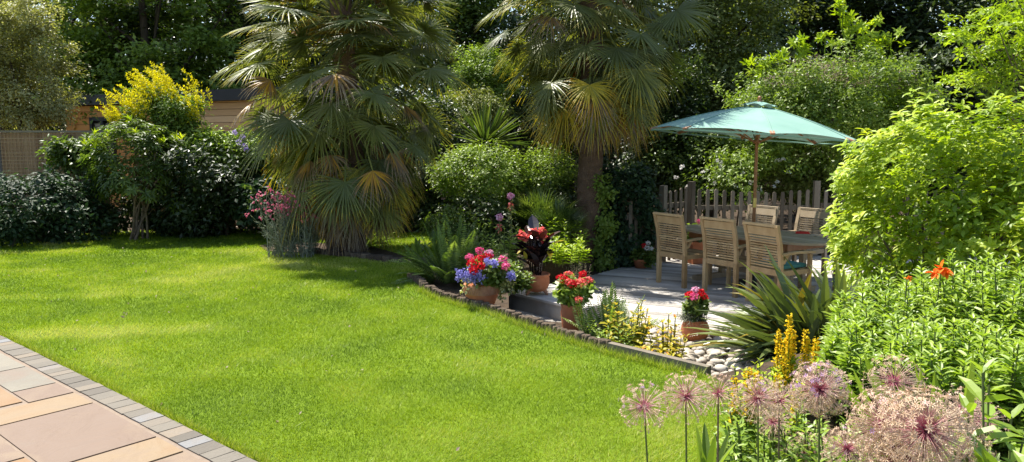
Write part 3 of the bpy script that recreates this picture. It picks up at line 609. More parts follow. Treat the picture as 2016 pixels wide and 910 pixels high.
mb = MB(); mb.tube([um([0,0,.70]), um([0,0,.83])], [.027,.027], 14, cap=True); mb.build('ferrule', M['brass'], UB)
mb = MB(); mb.lathe(tiltp([[0,0,top_z+.04]])[0], [(.0,.07),(.02,.06),(.03,.035),(.018,.015),(.035,0),(0.03,-.02)], 14); mb.build('finial', M['polewood'], UB); mb = MB(); mb.lathe(um([0,0,1.58]), [(.024,0),(.05,.0),(.05,.05),(.024,.06)], 14); mb.build('hub', M['polewood'], UB)
mb = MB(); mb.lathe(um([0,0,-.4]), [(.0,.0),(.26,.0),(.27,.03),(.22,.07),(.05,.09),(.035,.28),(.0,.28)], 28); mb.build('base', M['fascia'], UB)
# ================================================================== PLANTS
def limbs(mb, base, C, k, r0, top=None, bend=.3, tr=None):
    """trunk plus k limbs reaching to clump centres"""
    base = np.asarray(base, float); top = np.asarray(top if top is not None else C.mean(0), float)
    ts = np.linspace(0, 1, 8)[:, None]; tp = base+(top-base)*ts+np.c_[np.sin(ts*3+U(0,6))*.12*bend*4, np.sin(ts*2.5+U(0,6))*.12*bend*4, 0*ts]*ts*(1-ts*.3)
    mb.tube(tp, np.linspace(r0, r0*.35, 8)*(1+.08*np.sin(np.arange(8)*2.1)), 9)
    for i in rng.choice(len(C), min(k, len(C)), replace=False):
        q = C[i]; f = min(.9, max(.15, U(.35,1)*(q[2]-base[2])/max(.3, top[2]-base[2])*.8)); s = np.array([np.interp(f, ts[:, 0], tp[:, j]) for j in range(3)])
        mid = (s+q)/2+rng.normal(size=3)*.08*np.linalg.norm(q-s); t2 = np.linspace(0, 1, 6)[:, None]; c = s*(1-t2)**2+2*mid*t2*(1-t2)+q*t2**2
        mb.tube(c, np.linspace(r0*.38*(1-f*.4), r0*.06, 6), 5)
def plant(name, label, cat, base, c, rad, m, n, r, L, W, mat, tm=RH, inner=.55, lump=.22, zmin=None, up=.6, wild=.8, drop=.3, stems=7, sr=.05, smat='bark', group=None, tree=False, rv=(0,1), multi=0, cut=None, lay=.8, kb=.5):
    base = np.asarray(base, float); c = np.asarray(c, float); t = thing(name, label, cat, base, group)
    C = ell(c, rad, m, inner, lump*1.5, zmin)
    if tree: r = r*1.15; lay = .42; m = int(m*.75)
    C0 = C
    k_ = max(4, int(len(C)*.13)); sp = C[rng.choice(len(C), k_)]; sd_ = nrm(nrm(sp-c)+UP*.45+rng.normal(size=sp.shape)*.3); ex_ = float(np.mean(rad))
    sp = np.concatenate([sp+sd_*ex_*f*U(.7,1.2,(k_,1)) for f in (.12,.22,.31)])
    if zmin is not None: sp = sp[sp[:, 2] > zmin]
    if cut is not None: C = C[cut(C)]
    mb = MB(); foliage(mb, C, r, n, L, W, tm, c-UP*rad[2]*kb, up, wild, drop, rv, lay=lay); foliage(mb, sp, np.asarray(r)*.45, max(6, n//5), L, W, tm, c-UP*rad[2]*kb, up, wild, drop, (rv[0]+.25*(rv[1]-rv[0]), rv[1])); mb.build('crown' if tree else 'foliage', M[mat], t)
    mb = MB()
    if multi:
        for i in range(multi):
            b = base+np.array([U(-.12,.12), U(-.12,.12), 0]); q = C[rng.integers(len(C))]; q = c*.35+q*.65; limbs(mb, b, C[np.argsort(np.linalg.norm(C-q, axis=1))[:8]], 3, sr, q, .4)
    else: limbs(mb, base, C, stems, sr, c+UP*rad[2]*(.5 if tree else .2))
    mb.build('trunk' if tree else 'stem', M[smat], t); return t
GZ = -.45
def at(px, D, z=0.): return np.array([(px-1008)/F*D, D, z])
# ---------------- far woodland (one mass) and trees one can tell apart
mb = MB(); C = np.concatenate([np.c_[U(-32,34,1500), U(27,36,1500), U(0,11.5,1500)]]); C = C[(np.abs(C[:,0]+8.5)>.9)|(C[:,2]<6.0)]; foliage(mb, C, 1.25, 46, .30, .2, RH, np.array([0,40,2]), .5, .9, .2)
foliage(mb, np.c_[U(-32,34,350), U(38,44,350), U(0,10,350)], 1.8, 40, .55, .4, RH, np.array([0,50,2]), .5, .9, .2)
struct(mb.build('woodland', M['l_dark']), 'stuff')
def tree(label, px, D, z, rx, rz, m, n, L, mat, bz=GZ, r=.5, inner=.5, sr=.16, ry=None, ptop=None, **k):
    c = at(px, D, z); return plant('broadleaf_tree', label, 'tree', at(ptop if ptop is not None else px, D+.2, 0 if D>11 and px<1008 else bz), c, (rx, ry or rx*.8, rz), m, n, r, L, L*.6, mat, stems=14, sr=sr, tree=True, inner=inner, **k)
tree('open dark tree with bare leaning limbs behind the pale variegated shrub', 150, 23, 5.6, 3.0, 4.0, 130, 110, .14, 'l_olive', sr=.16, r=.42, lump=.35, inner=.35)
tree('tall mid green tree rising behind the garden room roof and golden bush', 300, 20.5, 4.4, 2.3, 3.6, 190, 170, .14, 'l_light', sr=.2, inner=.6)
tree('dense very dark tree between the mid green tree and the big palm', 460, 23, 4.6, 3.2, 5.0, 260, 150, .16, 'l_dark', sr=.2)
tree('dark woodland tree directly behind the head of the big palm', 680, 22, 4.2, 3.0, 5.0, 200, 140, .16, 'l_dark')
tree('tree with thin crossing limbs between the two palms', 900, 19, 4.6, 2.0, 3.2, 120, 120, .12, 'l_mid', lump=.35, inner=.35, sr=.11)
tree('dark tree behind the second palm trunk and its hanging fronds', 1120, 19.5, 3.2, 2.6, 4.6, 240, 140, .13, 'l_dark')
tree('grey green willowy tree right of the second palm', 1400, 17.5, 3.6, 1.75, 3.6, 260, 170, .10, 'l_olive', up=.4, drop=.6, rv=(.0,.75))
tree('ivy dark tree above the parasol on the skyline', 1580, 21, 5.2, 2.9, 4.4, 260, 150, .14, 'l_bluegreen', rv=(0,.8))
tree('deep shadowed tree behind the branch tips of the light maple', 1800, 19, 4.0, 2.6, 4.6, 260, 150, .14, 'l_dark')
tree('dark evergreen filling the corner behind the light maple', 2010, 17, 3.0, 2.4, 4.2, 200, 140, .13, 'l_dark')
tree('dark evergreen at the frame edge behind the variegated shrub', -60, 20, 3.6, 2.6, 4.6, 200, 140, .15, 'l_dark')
def shr(label, px, py, D, rx, rz, m, n, r, L, W, mat, name='shrub', cat='shrub', bz=None, **k):
    c = P(px, py, D); bz = (0 if px < 1040 else GZ) if bz is None else bz
    return plant(name, label, cat, (c[0], D, bz), c, (rx, k.pop('ry', rx*.8), rz), m, n, r, L, W, mat, **k)
# ---------------- left side
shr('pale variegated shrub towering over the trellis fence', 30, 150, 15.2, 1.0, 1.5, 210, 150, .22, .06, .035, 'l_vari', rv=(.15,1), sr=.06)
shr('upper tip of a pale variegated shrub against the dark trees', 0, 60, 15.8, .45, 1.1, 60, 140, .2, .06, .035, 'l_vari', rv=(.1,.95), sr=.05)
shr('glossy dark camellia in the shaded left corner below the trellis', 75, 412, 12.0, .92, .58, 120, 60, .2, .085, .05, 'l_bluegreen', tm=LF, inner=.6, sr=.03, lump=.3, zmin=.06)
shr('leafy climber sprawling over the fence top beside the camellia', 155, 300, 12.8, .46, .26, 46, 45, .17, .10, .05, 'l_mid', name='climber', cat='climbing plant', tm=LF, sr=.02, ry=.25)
# rhododendron: whorled leaves on bare forking stems
t = thing('rhododendron', 'rhododendron with bare forked stems and lime new shoots', 'shrub', at(262, 12.3)); c = P(262, 305, 12.2); c = P(262, 325, 12.2); C = ell(c, (.80,.6,.62), 350, .66, .25); C = C[C[:,2] > .42]; C = C[~((np.abs(C[:,0]-c[0])<.35)&(C[:,2]<.8))]
C = np.r_[C, np.array([P(350,400,12.1), P(345,410,12.1), P(330,395,12.2)])]
mb = MB(); ax = nrm(nrm(C-(c-UP*.4))+UP*.5); whorls(mb, C, ax, 9, .125, .038, .25, LF, (0,.82), .25); mb.build('foliage', M['l_mid'], t)
k = (C[:,2] > c[2]+.12); Cn = C[k][::7]; [whorls(m_, q_[None]+UP*.05, nrm(UP+.3*rng.normal(size=(1,3))), 7, .11, .03, 1.4, LF, (.4,1)) or m_.build('new_shoot', M['l_lime'], t) for q_ in Cn for m_ in [MB()]]
mb = MB(); 
for i in range(8): a = U(0,6.28); q = C[rng.integers(len(C))]; limbs(mb, at(262,12.3)+[U(-.16,.16),U(-.1,.1),0], C[np.argsort(np.linalg.norm(C-q,axis=1))[:10]], 5, .022, q*.8+c*.2-UP*.1, .5)
mb.build('stem', M['twig'], t)
# golden privet with plumes
t = thing('golden_bush', 'bright yellow leaved bush standing above the rhododendron', 'shrub', at(305, 13.3)); c = P(305, 245, 13.2); mb = MB()
C = ell(c, (.60,.4,.55), 130, .6, .2); foliage(mb, C, .18, 60, .07, .035, RH, c-UP*.4, rv=(0,.45)); mb.build('foliage', M['l_light'], t)
mb = MB(); tips = [(235,205),(250,190),(268,178),(280,160),(292,150),(300,148),(312,145),(322,152),(335,165),(345,170),(262,215),(240,225),(275,195),(300,175),(315,172),(330,185),(355,185),(385,170),(392,185),(382,200),(375,215),(290,190),(250,232),(230,212),(370,228),(310,200),(285,215),(345,200),(270,235),(325,215)]
for px, py in tips:
    b = P(px+U(-6,6), py+22, 13.1+U(-.3,.3)); 
    for _ in range(5):
        d = nrm(np.array([U(-.5,.35)-.1, U(-.4,.4), 1.])); n = 46; s = np.linspace(0, 1, n)[:, None]; l = U(.22,.38); p = b+rng.normal(size=3)*.07+d*l*s+np.array([-.1,0,-.03])*s**2
        A = nrm(rng.normal(size=(n,3))*.6+d*.5); mb.leaves(p+rng.normal(size=(n,3))*.016*(1.2-s), A, nrm(rng.normal(size=(n,3))+UP), .05*U(.7,1.2,n), .02, RH, U(.45,1,n))
mb.build('golden_plumes', M['l_yellow'], t); mb = MB(); limbs(mb, at(305,13.3), C, 14, .045, c); mb.build('stem', M['twig'], t)
# white-edged climber mass
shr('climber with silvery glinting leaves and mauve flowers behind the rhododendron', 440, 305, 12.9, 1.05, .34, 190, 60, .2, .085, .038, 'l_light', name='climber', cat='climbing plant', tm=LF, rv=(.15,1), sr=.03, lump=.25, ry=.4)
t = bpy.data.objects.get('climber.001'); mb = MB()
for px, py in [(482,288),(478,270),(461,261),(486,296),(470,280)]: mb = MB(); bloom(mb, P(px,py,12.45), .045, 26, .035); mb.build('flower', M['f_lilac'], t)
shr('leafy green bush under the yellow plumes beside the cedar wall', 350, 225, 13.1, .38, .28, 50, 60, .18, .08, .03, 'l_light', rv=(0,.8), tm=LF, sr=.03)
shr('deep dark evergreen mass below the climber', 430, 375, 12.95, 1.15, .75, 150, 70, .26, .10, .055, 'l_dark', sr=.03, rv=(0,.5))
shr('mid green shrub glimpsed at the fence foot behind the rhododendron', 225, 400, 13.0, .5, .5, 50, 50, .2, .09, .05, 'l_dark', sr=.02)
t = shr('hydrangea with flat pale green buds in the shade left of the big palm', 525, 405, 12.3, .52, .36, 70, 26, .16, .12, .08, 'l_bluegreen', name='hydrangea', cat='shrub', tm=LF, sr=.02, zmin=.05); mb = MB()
for i in range(24): mb = MB(); bloom(mb, P(U(478,580), U(368,420), 11.9)+[0,0,.02], .05, 26, .028, flat=.35); mb.build('flower', M['l_light'], t)
for i, (px, D, lb) in enumerate([(20,11.4,'low leafy plant at the foot of the camellia'),(330,12.9,'small leafy plant near the end of the rhododendron bed'),(612,12.4,'dark low plant in shade beside the lychnis')]):
    shr(lb, px, 440, D, .35, .16, 26, 26, .12, .09, .045, 'l_bluegreen', name='low_plant', cat='plant', tm=LF, sr=.01, zmin=.03)
# fallen leaves on the dark border
mb = MB(); n = 500; p = np.c_[U(-8,-3.6,n), U(13.0,14.3,n), np.full(n,.022)]; mb.leaves(p, nrm(np.c_[rng.normal(size=(n,2)),0*p[:,0]]), nrm(np.c_[rng.normal(size=(n,2))*.3,np.ones(n)]), .06, .035, RH, U(0,1,n)); struct(mb.build('leaf_litter', M['f_dust']), 'stuff')

# ---------------- fan palms
def fan(mb, hub, a, nup, Rf, nl, age, spread=2.0):
    a = nrm(a); nup = nrm(nup-a*np.dot(nup, a)); s = np.cross(a, nup); ph = np.linspace(-spread, spread, nl)+rng.normal(size=nl)*.02
    d = a*np.cos(ph)[:, None]+s*np.sin(ph)[:, None]+nup*(.16-.1*np.abs(ph)[:, None]); d = nrm(d)
    L = Rf*(1-.22*(np.abs(ph)/spread)**2)*U(.88,1.08,nl); W = Rf*.062; d = nrm(d+rng.normal(size=d.shape)*.035)
    sd = nrm(np.cross(nup, d)); twist = (np.arange(nl) % 2*2-1)[:, None]*.35; sd = nrm(sd+nup*twist*.5)
    base = U(.1,.42); 
    if age < .55: r, tip = base, (base+.08 if U(0,1) > .45 else .76)
    elif age < .82: r, tip = U(.35,.62), U(.74,.88)
    else: r, tip = U(.86,.93), U(.93,1.)
    if .55 < age < .8 and U(0,1) < .35: r = U(.60,.74)
    rr = np.clip(r+rng.normal(size=nl)*.035, 0, 1)
    mb.straps(np.repeat(hub[None], nl, 0), d, L, W, .03+.06*age+U(-.03,.07,nl)*(1+age), 6, .28, rr, [.35,.85,1,.62,.42,.26,.04], np.full(nl, tip)+rng.normal(size=nl)*.03, side=sd, tipd=U(.02,.13)+.14*age)
def palm(label, base, top, zlo, nfan, rfun, Rf, dead, trunk_r, heads=1, z_in=None, rmaxp=.75, low_az=None):
    t = thing('fan_palm', label, 'palm tree', base); base = np.asarray(base, float); top = np.asarray(top, float); ax = top-base
    mb = MB(); n = 60; s = np.linspace(0, 1, n); pts = base+ax*s[:, None]+np.c_[.05*np.sin(s*5), .04*np.cos(s*4), 0*s]; rad = trunk_r*(1+.12*np.exp(-s*9)-.12*s)*(1+.05*(np.arange(n) % 3 == 0)+U(-.02,.02,n)); mb.tube(pts, rad, 18, rnd=.4)
    for i in range(420):
        k = U(0,1); p = base+ax*k; a = U(0,6.28); o = np.array([math.cos(a), math.sin(a), 0]); rr = trunk_r*(1.02-.1*k)
        tg = np.array([-o[1], o[0], 0]); b0 = p+o*rr*.97-tg*.05; mb.straps(b0[None], (tg*.8+UP*U(.05,.35)+o*.1)[None], [U(.07,.14)], [.028], [.1], 2, .3, U(.3,.8), [1,.7,.1])
    tk = mb.build('trunk', M['palmbark'], t)
    mb = MB(); n = 2600; k = U(0,1,n); a = U(0,6.28,n); o = np.stack([np.cos(a), np.sin(a), 0*a], -1); p = base+ax*k[:, None]+o*trunk_r*.95
    mb.straps(p, o*.7+np.stack([-o[:,1], o[:,0], 0*a], -1)*rng.normal(size=(n,1))*.7-UP*.5, U(.03,.09,n), .004, .3, 1, 0, U(0,1,n), [1,.3]); mb.build('fibre', M['fibre'], tk)
    mbl = MB(); mbd = MB(); mp = MB()
    for i in range(nfan):
        h = i/(nfan-1) if i % 6 else U(.72,1); z = zlo+(top[2]-zlo)*h; isd = U(0,1) < dead(h); age = 1-h+U(-.12,.12); f = (z-base[2])/ax[2]
        a = i*2.39996+U(-.3,.3); o = np.array([math.cos(a), math.sin(a), 0]); el = np.interp(h, [0,.3,.55,.8,1], [-1.15,-.85,-.35,.25,1.15])+U(-.18,.18)
        d = o*math.cos(el)+UP*math.sin(el); st = base+ax*f+o*trunk_r*.8; pl = rfun(h)*rmaxp*(U(.3,.7) if i % 4 == 0 or i % 6 == 0 else U(.7,1.15))
        hub = st+d*pl-UP*.12*pl; mid = (st+hub)/2+UP*.05*pl; mp.tube([st, mid, hub], [.016,.012,.010], 5, rnd=U(0,1))
        fa = nrm(d*.8+o*.15-UP*np.interp(h, [0,.4,.75,1], [1.2,.85,.5,.1])); nu = nrm(UP*.75+o*.75)+rng.normal(size=3)*.38
        fan(mbd if isd else mbl, hub, fa, nu, Rf*U(.85,1.1)*(.86 if isd else 1), 38 if not isd else 30, np.clip((U(.84,1.15) if isd else age*.8), .05, 1.1), U(1.7,2.3) if not isd else U(.9,1.5))
    mbl.build('crown', M['l_palm'], t); mbd.build('dead_fronds', M['l_palm'], t); mp.build('frond_stalks', M['l_olive'], t)
    if z_in:
        mb = MB()
        for zc, n_ in z_in:
            for j in range(n_):
                a = U(0,6.28); o = np.array([math.cos(a), math.sin(a), 0]); b = base+ax*((zc-base[2])/ax[2])+o*.15; c = b+o*U(.2,.42)+UP*U(-.02,.2)
                pt = c+rng.normal(size=(420,3))*np.array([.13,.13,.10]); mb.leaves(pt, rdir(420), rdir(420), U(.03,.06,420), .013, RH, U(.3,1,420)); mb.tube([b,(b+c)/2+UP*.08,c-UP*.05], [.014,.012,.008], 5, rnd=.6)
        mb.build('flower_cluster', M['f_yellow'] if False else M['inflo'], t)
    return t
M['inflo'] = leafmat('palm blossom', [(0,(.22,.20,.03)),(.6,(.42,.30,.035)),(1,(.50,.30,.08))], .7, .2, .2, (1.1,1,.6))
palm('large fan palm hung to the ground with drooping fronds beside the lawn', at(690, 10.9, 0), at(688, 10.9, 3.75), 1.10, 240, lambda h: np.interp(h, [0,.2,.45,.8,1],[.7,1.1,1.42,1.45,1.0]), .56, lambda h: np.interp(h,[0,.25,.5,.7],[.85,.5,.2,.03]), .17, z_in=[(3.05,5)], rmaxp=.78)
t2_ = palm('tall fan palm with bare fibrous trunk between canna pot and ivy', at(1150, 12.1, -.45), at(1168, 12.1, 4.5), 2.45, 185, lambda h: np.interp(h, [0,.15,.4,.8,1],[.55,.95,1.45,1.6,1.1]), .60, lambda h: np.interp(h,[0,.15,.3,.6],[.9,.5,.2,.04]), .20, rmaxp=.72)
# second slim trunk at the big palm's foot
t = thing('palm_stump', 'slim dark second palm stem at the foot of the big palm', 'palm tree', at(655,11.15)); mb = MB(); s = np.linspace(0,1,20); mb.tube(at(655,11.15)+np.c_[-.15*s,0*s,2.0*s], .12-.02*s, 12, rnd=.3); mb.build('trunk', M['palmbark'], t)
# lychnis
t = thing('lychnis', 'silvery lychnis clump with magenta flowers left of the big palm', 'plant', at(572,11.0)); ms_ = MB(); ml = MB(); mf = MB()
for i in range(150):
    b = at(568,10.5)+[U(-.3,.34),U(-.22,.22),0]; tp = np.array([(560+rng.normal()*26-1008)/F*10.5, b[1]+U(-.15,.1), U(.35,.92)]); 
    if b[0] > -2.95: tp = b+[U(-.1,.12),0,U(.3,.62)]
    t_ = np.linspace(0,1,5)[:,None]; pt = b+(tp-b)*t_+np.array([0,0,.05])*np.sin(t_*3.14); ms_.tube(pt, .0045, 3, rnd=U(.4,1))
    n = 9; k = U(.1,.97,n); q = b+(tp-b)*k[:,None]; ml.leaves(q, nrm(rdir(n,.4)), rdir(n), .07, .016, RH, U(0,1,n))
    if tp[2] > .55: 
        for _ in range(3): q = tp+rng.normal(size=3)*.035; mf.leaves(np.repeat(q[None],5,0), nrm(rng.normal(size=(5,3))+[0,0,.2]), rdir(5,1), .026, .022, RH, U(0,1,5))
ms_.build('stem', M['l_silver'], t); ml.build('foliage', M['l_silver'], t); mf.build('flower', M['f_magenta'], t)
def strapplant(name, label, cat, base, n, L, W, mat, spread=(.1,1.1), droop=(.1,.6), az=(0,6.28), fold=.3, rv=(0,1), r0=.05, prof=None, tip=0., tiprnd=None, nseg=7, group=None, part='leaves'):
    base = np.asarray(base, float); t = thing(name, label, cat, base, group); a = U(*az, n); el = U(*spread, n); o = np.stack([np.cos(a), np.sin(a), 0*a], -1)
    d = o*np.sin(el)[:, None]+UP*np.cos(el)[:, None]; mb = MB(); rr = U(*rv, n)
    mb.straps(base+o*r0*U(0,1,n)[:, None], d, L*U(.65,1.1,n), W*U(.75,1.15,n), U(*droop,n)*np.sin(el), nseg, fold, rr, prof or [.55,.9,1,.95,.8,.55,.03], tiprnd, tipd=tip)
    o_ = mb.build(part, M[mat], t); return t
strapplant('crocosmia', 'bright backlit strap leaves just right of the big palm stem', 'plant', at(712,11.2,.0), 16, .62, .035, 'l_lime', (.2,1.0), (.3,1.0), az=(-.9,.9), rv=(.3,.9))
strapplant('strap_leaf_plant', 'small tuft of arching strap leaves right of the crocosmia', 'plant', at(745,11.9,0), 20, .4, .03, 'l_light', (.1,.9), (.2,.8))
strapplant('hart_tongue_fern', 'hart tongue fern with broad glossy tongues on the low edging', 'fern', at(820,10.0,.0), 40, .34, .055, 'l_light', (.15,1.15), (.1,.6), rv=(0,.75), prof=[.5,.85,1,1,.9,.6,.05])
# ---------------- middle planting
strapplant('cordyline', 'spiky cordyline with upright sword leaves above the round bush', 'cordyline', P(955,285,13.2), 150, .85, .042, 'l_cord', (0,1.75), (0,.28), fold=.35, rv=(0,1), r0=.04)
t = bpy.data.objects['cordyline']; mb = MB(); b = P(955,285,13.2); mb.tube([(b[0],b[1],0),(b[0],b[1],b[2]*.5),b], [.07,.06,.05], 10); mb.build('trunk', M['palmbark'], t)
shr('pale green feathery bush on the skyline between the palms', 945, 160, 16.5, .7, .75, 110, 110, .2, .07, .035, 'l_light', rv=(.1,1), sr=.05)
shr('dusty green bush just above the cordyline leaves', 930, 215, 15.8, .75, .45, 70, 90, .2, .06, .03, 'l_olive', rv=(.2,1), sr=.05)
shr('rounded light green bush below the cordyline', 950, 350, 12.4, .72, .50, 170, 80, .17, .055, .032, 'l_light', rv=(.1,1), inner=.75, lump=.12, sr=.03)
shr('leafy light green bush between round bush and second palm', 1080, 345, 12.8, .5, .42, 90, 70, .17, .06, .03, 'l_light', rv=(.1,1), inner=.7, sr=.03)
shr('small shaded shrub at the foot of the round bush', 890, 445, 11.4, .42, .22, 46, 50, .15, .07, .03, 'l_mid', sr=.02, zmin=.03)
shr('dark undergrowth shrub behind the pink flower spikes', 960, 440, 12.0, .75, .4, 90, 60, .2, .08, .04, 'l_dark', sr=.02, zmin=.02)
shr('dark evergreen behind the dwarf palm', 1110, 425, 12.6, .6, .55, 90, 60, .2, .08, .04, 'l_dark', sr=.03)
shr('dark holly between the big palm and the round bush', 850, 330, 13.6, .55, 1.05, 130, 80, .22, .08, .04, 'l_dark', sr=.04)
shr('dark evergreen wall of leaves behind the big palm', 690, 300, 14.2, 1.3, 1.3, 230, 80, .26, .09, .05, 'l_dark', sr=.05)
# dwarf fan palm
def dwarf(label, b, n, Rf, rv):
    t = thing('dwarf_palm', label, 'palm', b); mb = MB(); ms_ = MB()
    for i in range(n):
        a = U(0,6.28); el = U(.1,1.25); o = np.array([math.cos(a), math.sin(a), 0]); d = o*math.sin(el)+UP*math.cos(el); hub = b+d*U(.2,.45); ms_.tube([b,(b+hub)/2,hub], .007, 4)
        ph = np.linspace(-1.5,1.5,22); s = nrm(np.cross(d, UP+.01)); nn = np.cross(s, d); dd = nrm(d*np.cos(ph)[:,None]+s*np.sin(ph)[:,None]+nn*.1)
        mb.straps(np.repeat(hub[None],22,0), dd, Rf*U(.85,1.1,22), .026, .12, 4, .3, np.clip(U(*rv)+rng.normal(size=22)*.08,0,1), [.4,1,.8,.4,.05])
    mb.build('leaves', M['l_cord'], t); ms_.build('stem', M['stem'], t)
dwarf('dwarf fan palm with stiff bright leaves left of the bare palm trunk', P(1065,455,11.9), 34, .48, (.3,1)); dwarf('lower dwarf fan palm in half shade behind the dark canna', P(1105,480,11.3), 18, .4, (.1,.7))
# pink flower spikes (acanthus / foxglove like)
for i, (px, py, hpx, D) in enumerate([(1005,388,112,9.9),(983,430,75,9.7)]):
    lb = ['tallest pink topped flower spike behind the patterned bowl pot','shorter pink topped flower spike left of the tallest one'][i]
    top = P(px, py, D); b = np.array([top[0]+.02, D, -.06]); t = thing('flower_spike', lb, 'flower', b, 'pink flower spikes'); mb = MB(); mb.tube([b,(b+top)/2+[.01,0,0],top], [.008,.007,.005], 6, rnd=.5); mb.build('stem', M['stem'], t)
    mb = MB(); bloom(mb, top+UP*.01, .04, 60, .035, flat=1); mb.build('flower', M['f_palepink'], t)
    mb = MB(); s = np.linspace(.35,.93,34)[:,None]; q = b+(top-b)*s; mb.leaves(q, rdir(34,.2), rdir(34), .06, .03, RH, U(.2,1,34)); mb.build('foliage', M['l_vari'], t)
    mb = MB(); bloom(mb, top-UP*.13, .028, 26, .035, flat=2.0); mb.build('seed_pods', M['f_coral'], t)
mk = at(985,9.6,-.06)
def herb(label, b, n, rx, h, L, W, mat, nodes=14, name='leafy_perennial', rv=(0,1), top=True, fl=None, lean=.12, hv=.25, per=2, group=None, ry=None, el=.55, tm=LF, drop=.25, cat='plant', stemr=.004):
    b = np.asarray(b, float); t = thing(name, label, cat, b, group); r = np.sqrt(U(0,1,n)); a = U(0,6.28,n); ry = ry or rx
    B = b+np.stack([r*np.cos(a)*rx, r*np.sin(a)*ry, 0*a], -1); hh = h*(1-hv*r**2)*U(.68,1.15,n); ln = np.stack([np.cos(a)*r, np.sin(a)*r], -1)*lean*h+rng.normal(size=(n,2))*.04*h
    s = np.linspace(0,1,6)[None,:,None]; T_ = B+np.c_[ln, hh]; PT = B[:,None]+(T_-B)[:,None]*s; PT[:,:,:2] = B[:,None,:2]+ln[:,None]*s**1.5
    ms_ = MB(); ms_.tubes(PT, stemr, 4, U(0,1,n)); ms_.build('stem', M['stem'], t)
    ml = MB(); k = np.linspace(.18,.99,nodes)[None]*np.ones((n,1))+U(-.02,.02,(n,nodes)); q = B[:,None]+np.concatenate([ln[:,None]*k[...,None]**1.5, (hh[:,None]*k)[...,None]], -1)
    az = (np.arange(nodes)*1.571)[None]+U(0,6.28,n)[:,None]
    for j in range(per):
        o = np.stack([np.cos(az+j*6.283/per), np.sin(az+j*6.283/per), 0*az], -1); up_ = (el*(.35+1.5*k**5))[...,None]
        A = nrm(o+UP*up_+rng.normal(size=o.shape)*.12); Nn = nrm(UP-o*up_*.8+rng.normal(size=o.shape)*.2); sz = (np.interp(k,[0,.5,.85,1],[.8,1.1,.85,.5])*U(.8,1.15,k.shape)).ravel()
        rr = np.clip((k*.45+U(-.1,1,(n,1))*.32+U(0,.35,k.shape)), 0, 1)*(rv[1]-rv[0])+rv[0]
        ml.leaves(q.reshape(-1,3), A.reshape(-1,3)-UP*drop*.3, Nn.reshape(-1,3), L*sz, W*sz, tm, rr.ravel())
    ml.build('foliage', M[mat], t)
    if fl: 
        mf = MB(); idx = rng.choice(n, int(n*fl[1]), replace=False)
        for i in idx: bloom(mf, T_[i]+UP*.01, fl[2], fl[3], fl[4])
        mf.build('flower', M[fl[0]], t)
    return t
herb('tangle of pale green leafy stems behind the patterned bowl pot', at(985,9.45,-.06), 34, .38, .55, .085, .03, 'l_light', 12)
herb('dark green leafy clump hanging beside the patterned bowl pot', at(1006,8.45,-.1), 48, .19, .30, .09, .05, 'l_mid', 8)
herb('lime leaved clump behind the canna pot', at(1105,10.2,-.06), 40, .36, .36, .10, .055, 'l_lime', 8, rv=(.1,.7))
herb('bright lime leaves at the foot of the second palm', at(1100,10.9,-.06), 30, .42, .5, .09, .045, 'l_lime', 9, rv=(.0,.6))
herb('airy brown seed heads before the second palm trunk', at(1140,9.8,-.35), 26, .16, .40, .03, .008, 'f_dust', 12, el=.9, stemr=.0025, name='dry_flower_clump')
# big ferns
t = thing('fern', 'large fern clump at the left end of the log edging', 'fern', at(885,8.75,-.05)); mb = MB(); fronds(mb, at(885,8.7,-.05), 60, .82, .10, (.1,.95), droop=.35, npin=34, rv=(0,1)); mb.build('fronds', M['l_fern'], t)
t = thing('fern', 'pale fern arching out over the lawn edge left of the large fern', 'fern', at(860,8.9,-.05)); mb = MB(); fronds(mb, at(858,8.85,-.05), 20, .62, .10, (.5,1.3), (2.2,4.4), .55, 28, (.4,1)); mb.build('fronds', M['l_fern'], t)
t = thing('fern', 'feathery fern right of the tall terracotta jar', 'fern', at(1190,6.9,-.31)); mb = MB(); fronds(mb, at(1212,6.75,-.31), 40, .60, .085, (.05,.85), droop=.3, npin=28); mb.build('fronds', M['l_fern'], t)
t = thing('fern', 'single dark fern frond leaning across the tall terracotta jar', 'fern', at(1165,6.5,-.31)); mb = MB(); fronds(mb, at(1178,6.5,-.31), 9, .62, .075, (.1,.5), (1.8,4.2), .3, 30, (0,.4)); mb.build('fronds', M['l_fern'], t)
herb('small leafy clump among the fern below the jar', at(1215,6.45,-.31), 30, .22, .36, .08, .03, 'l_light', 9)
# yellow marbled plants beside the pebbles
for i, (px, D, n, h, lb) in enumerate([(1238,6.5,22,.50,'tall yellow marbled sprigs right of the fern'),(1285,6.0,30,.24,'low yellow marbled leaves over the grey sleeper edging'),(1325,6.25,14,.40,'thin yellow sprigs left of the round terracotta pot'),(1235,6.0,20,.22,'yellow green leaves where logs meet the sleeper edging')]):
    herb(lb, at(px,D,-.31), n, .17, h, .085, .045, 'l_yplant', 6, name='yellow_leaf_plant', rv=(0,1) if i != 3 else (0,.5))
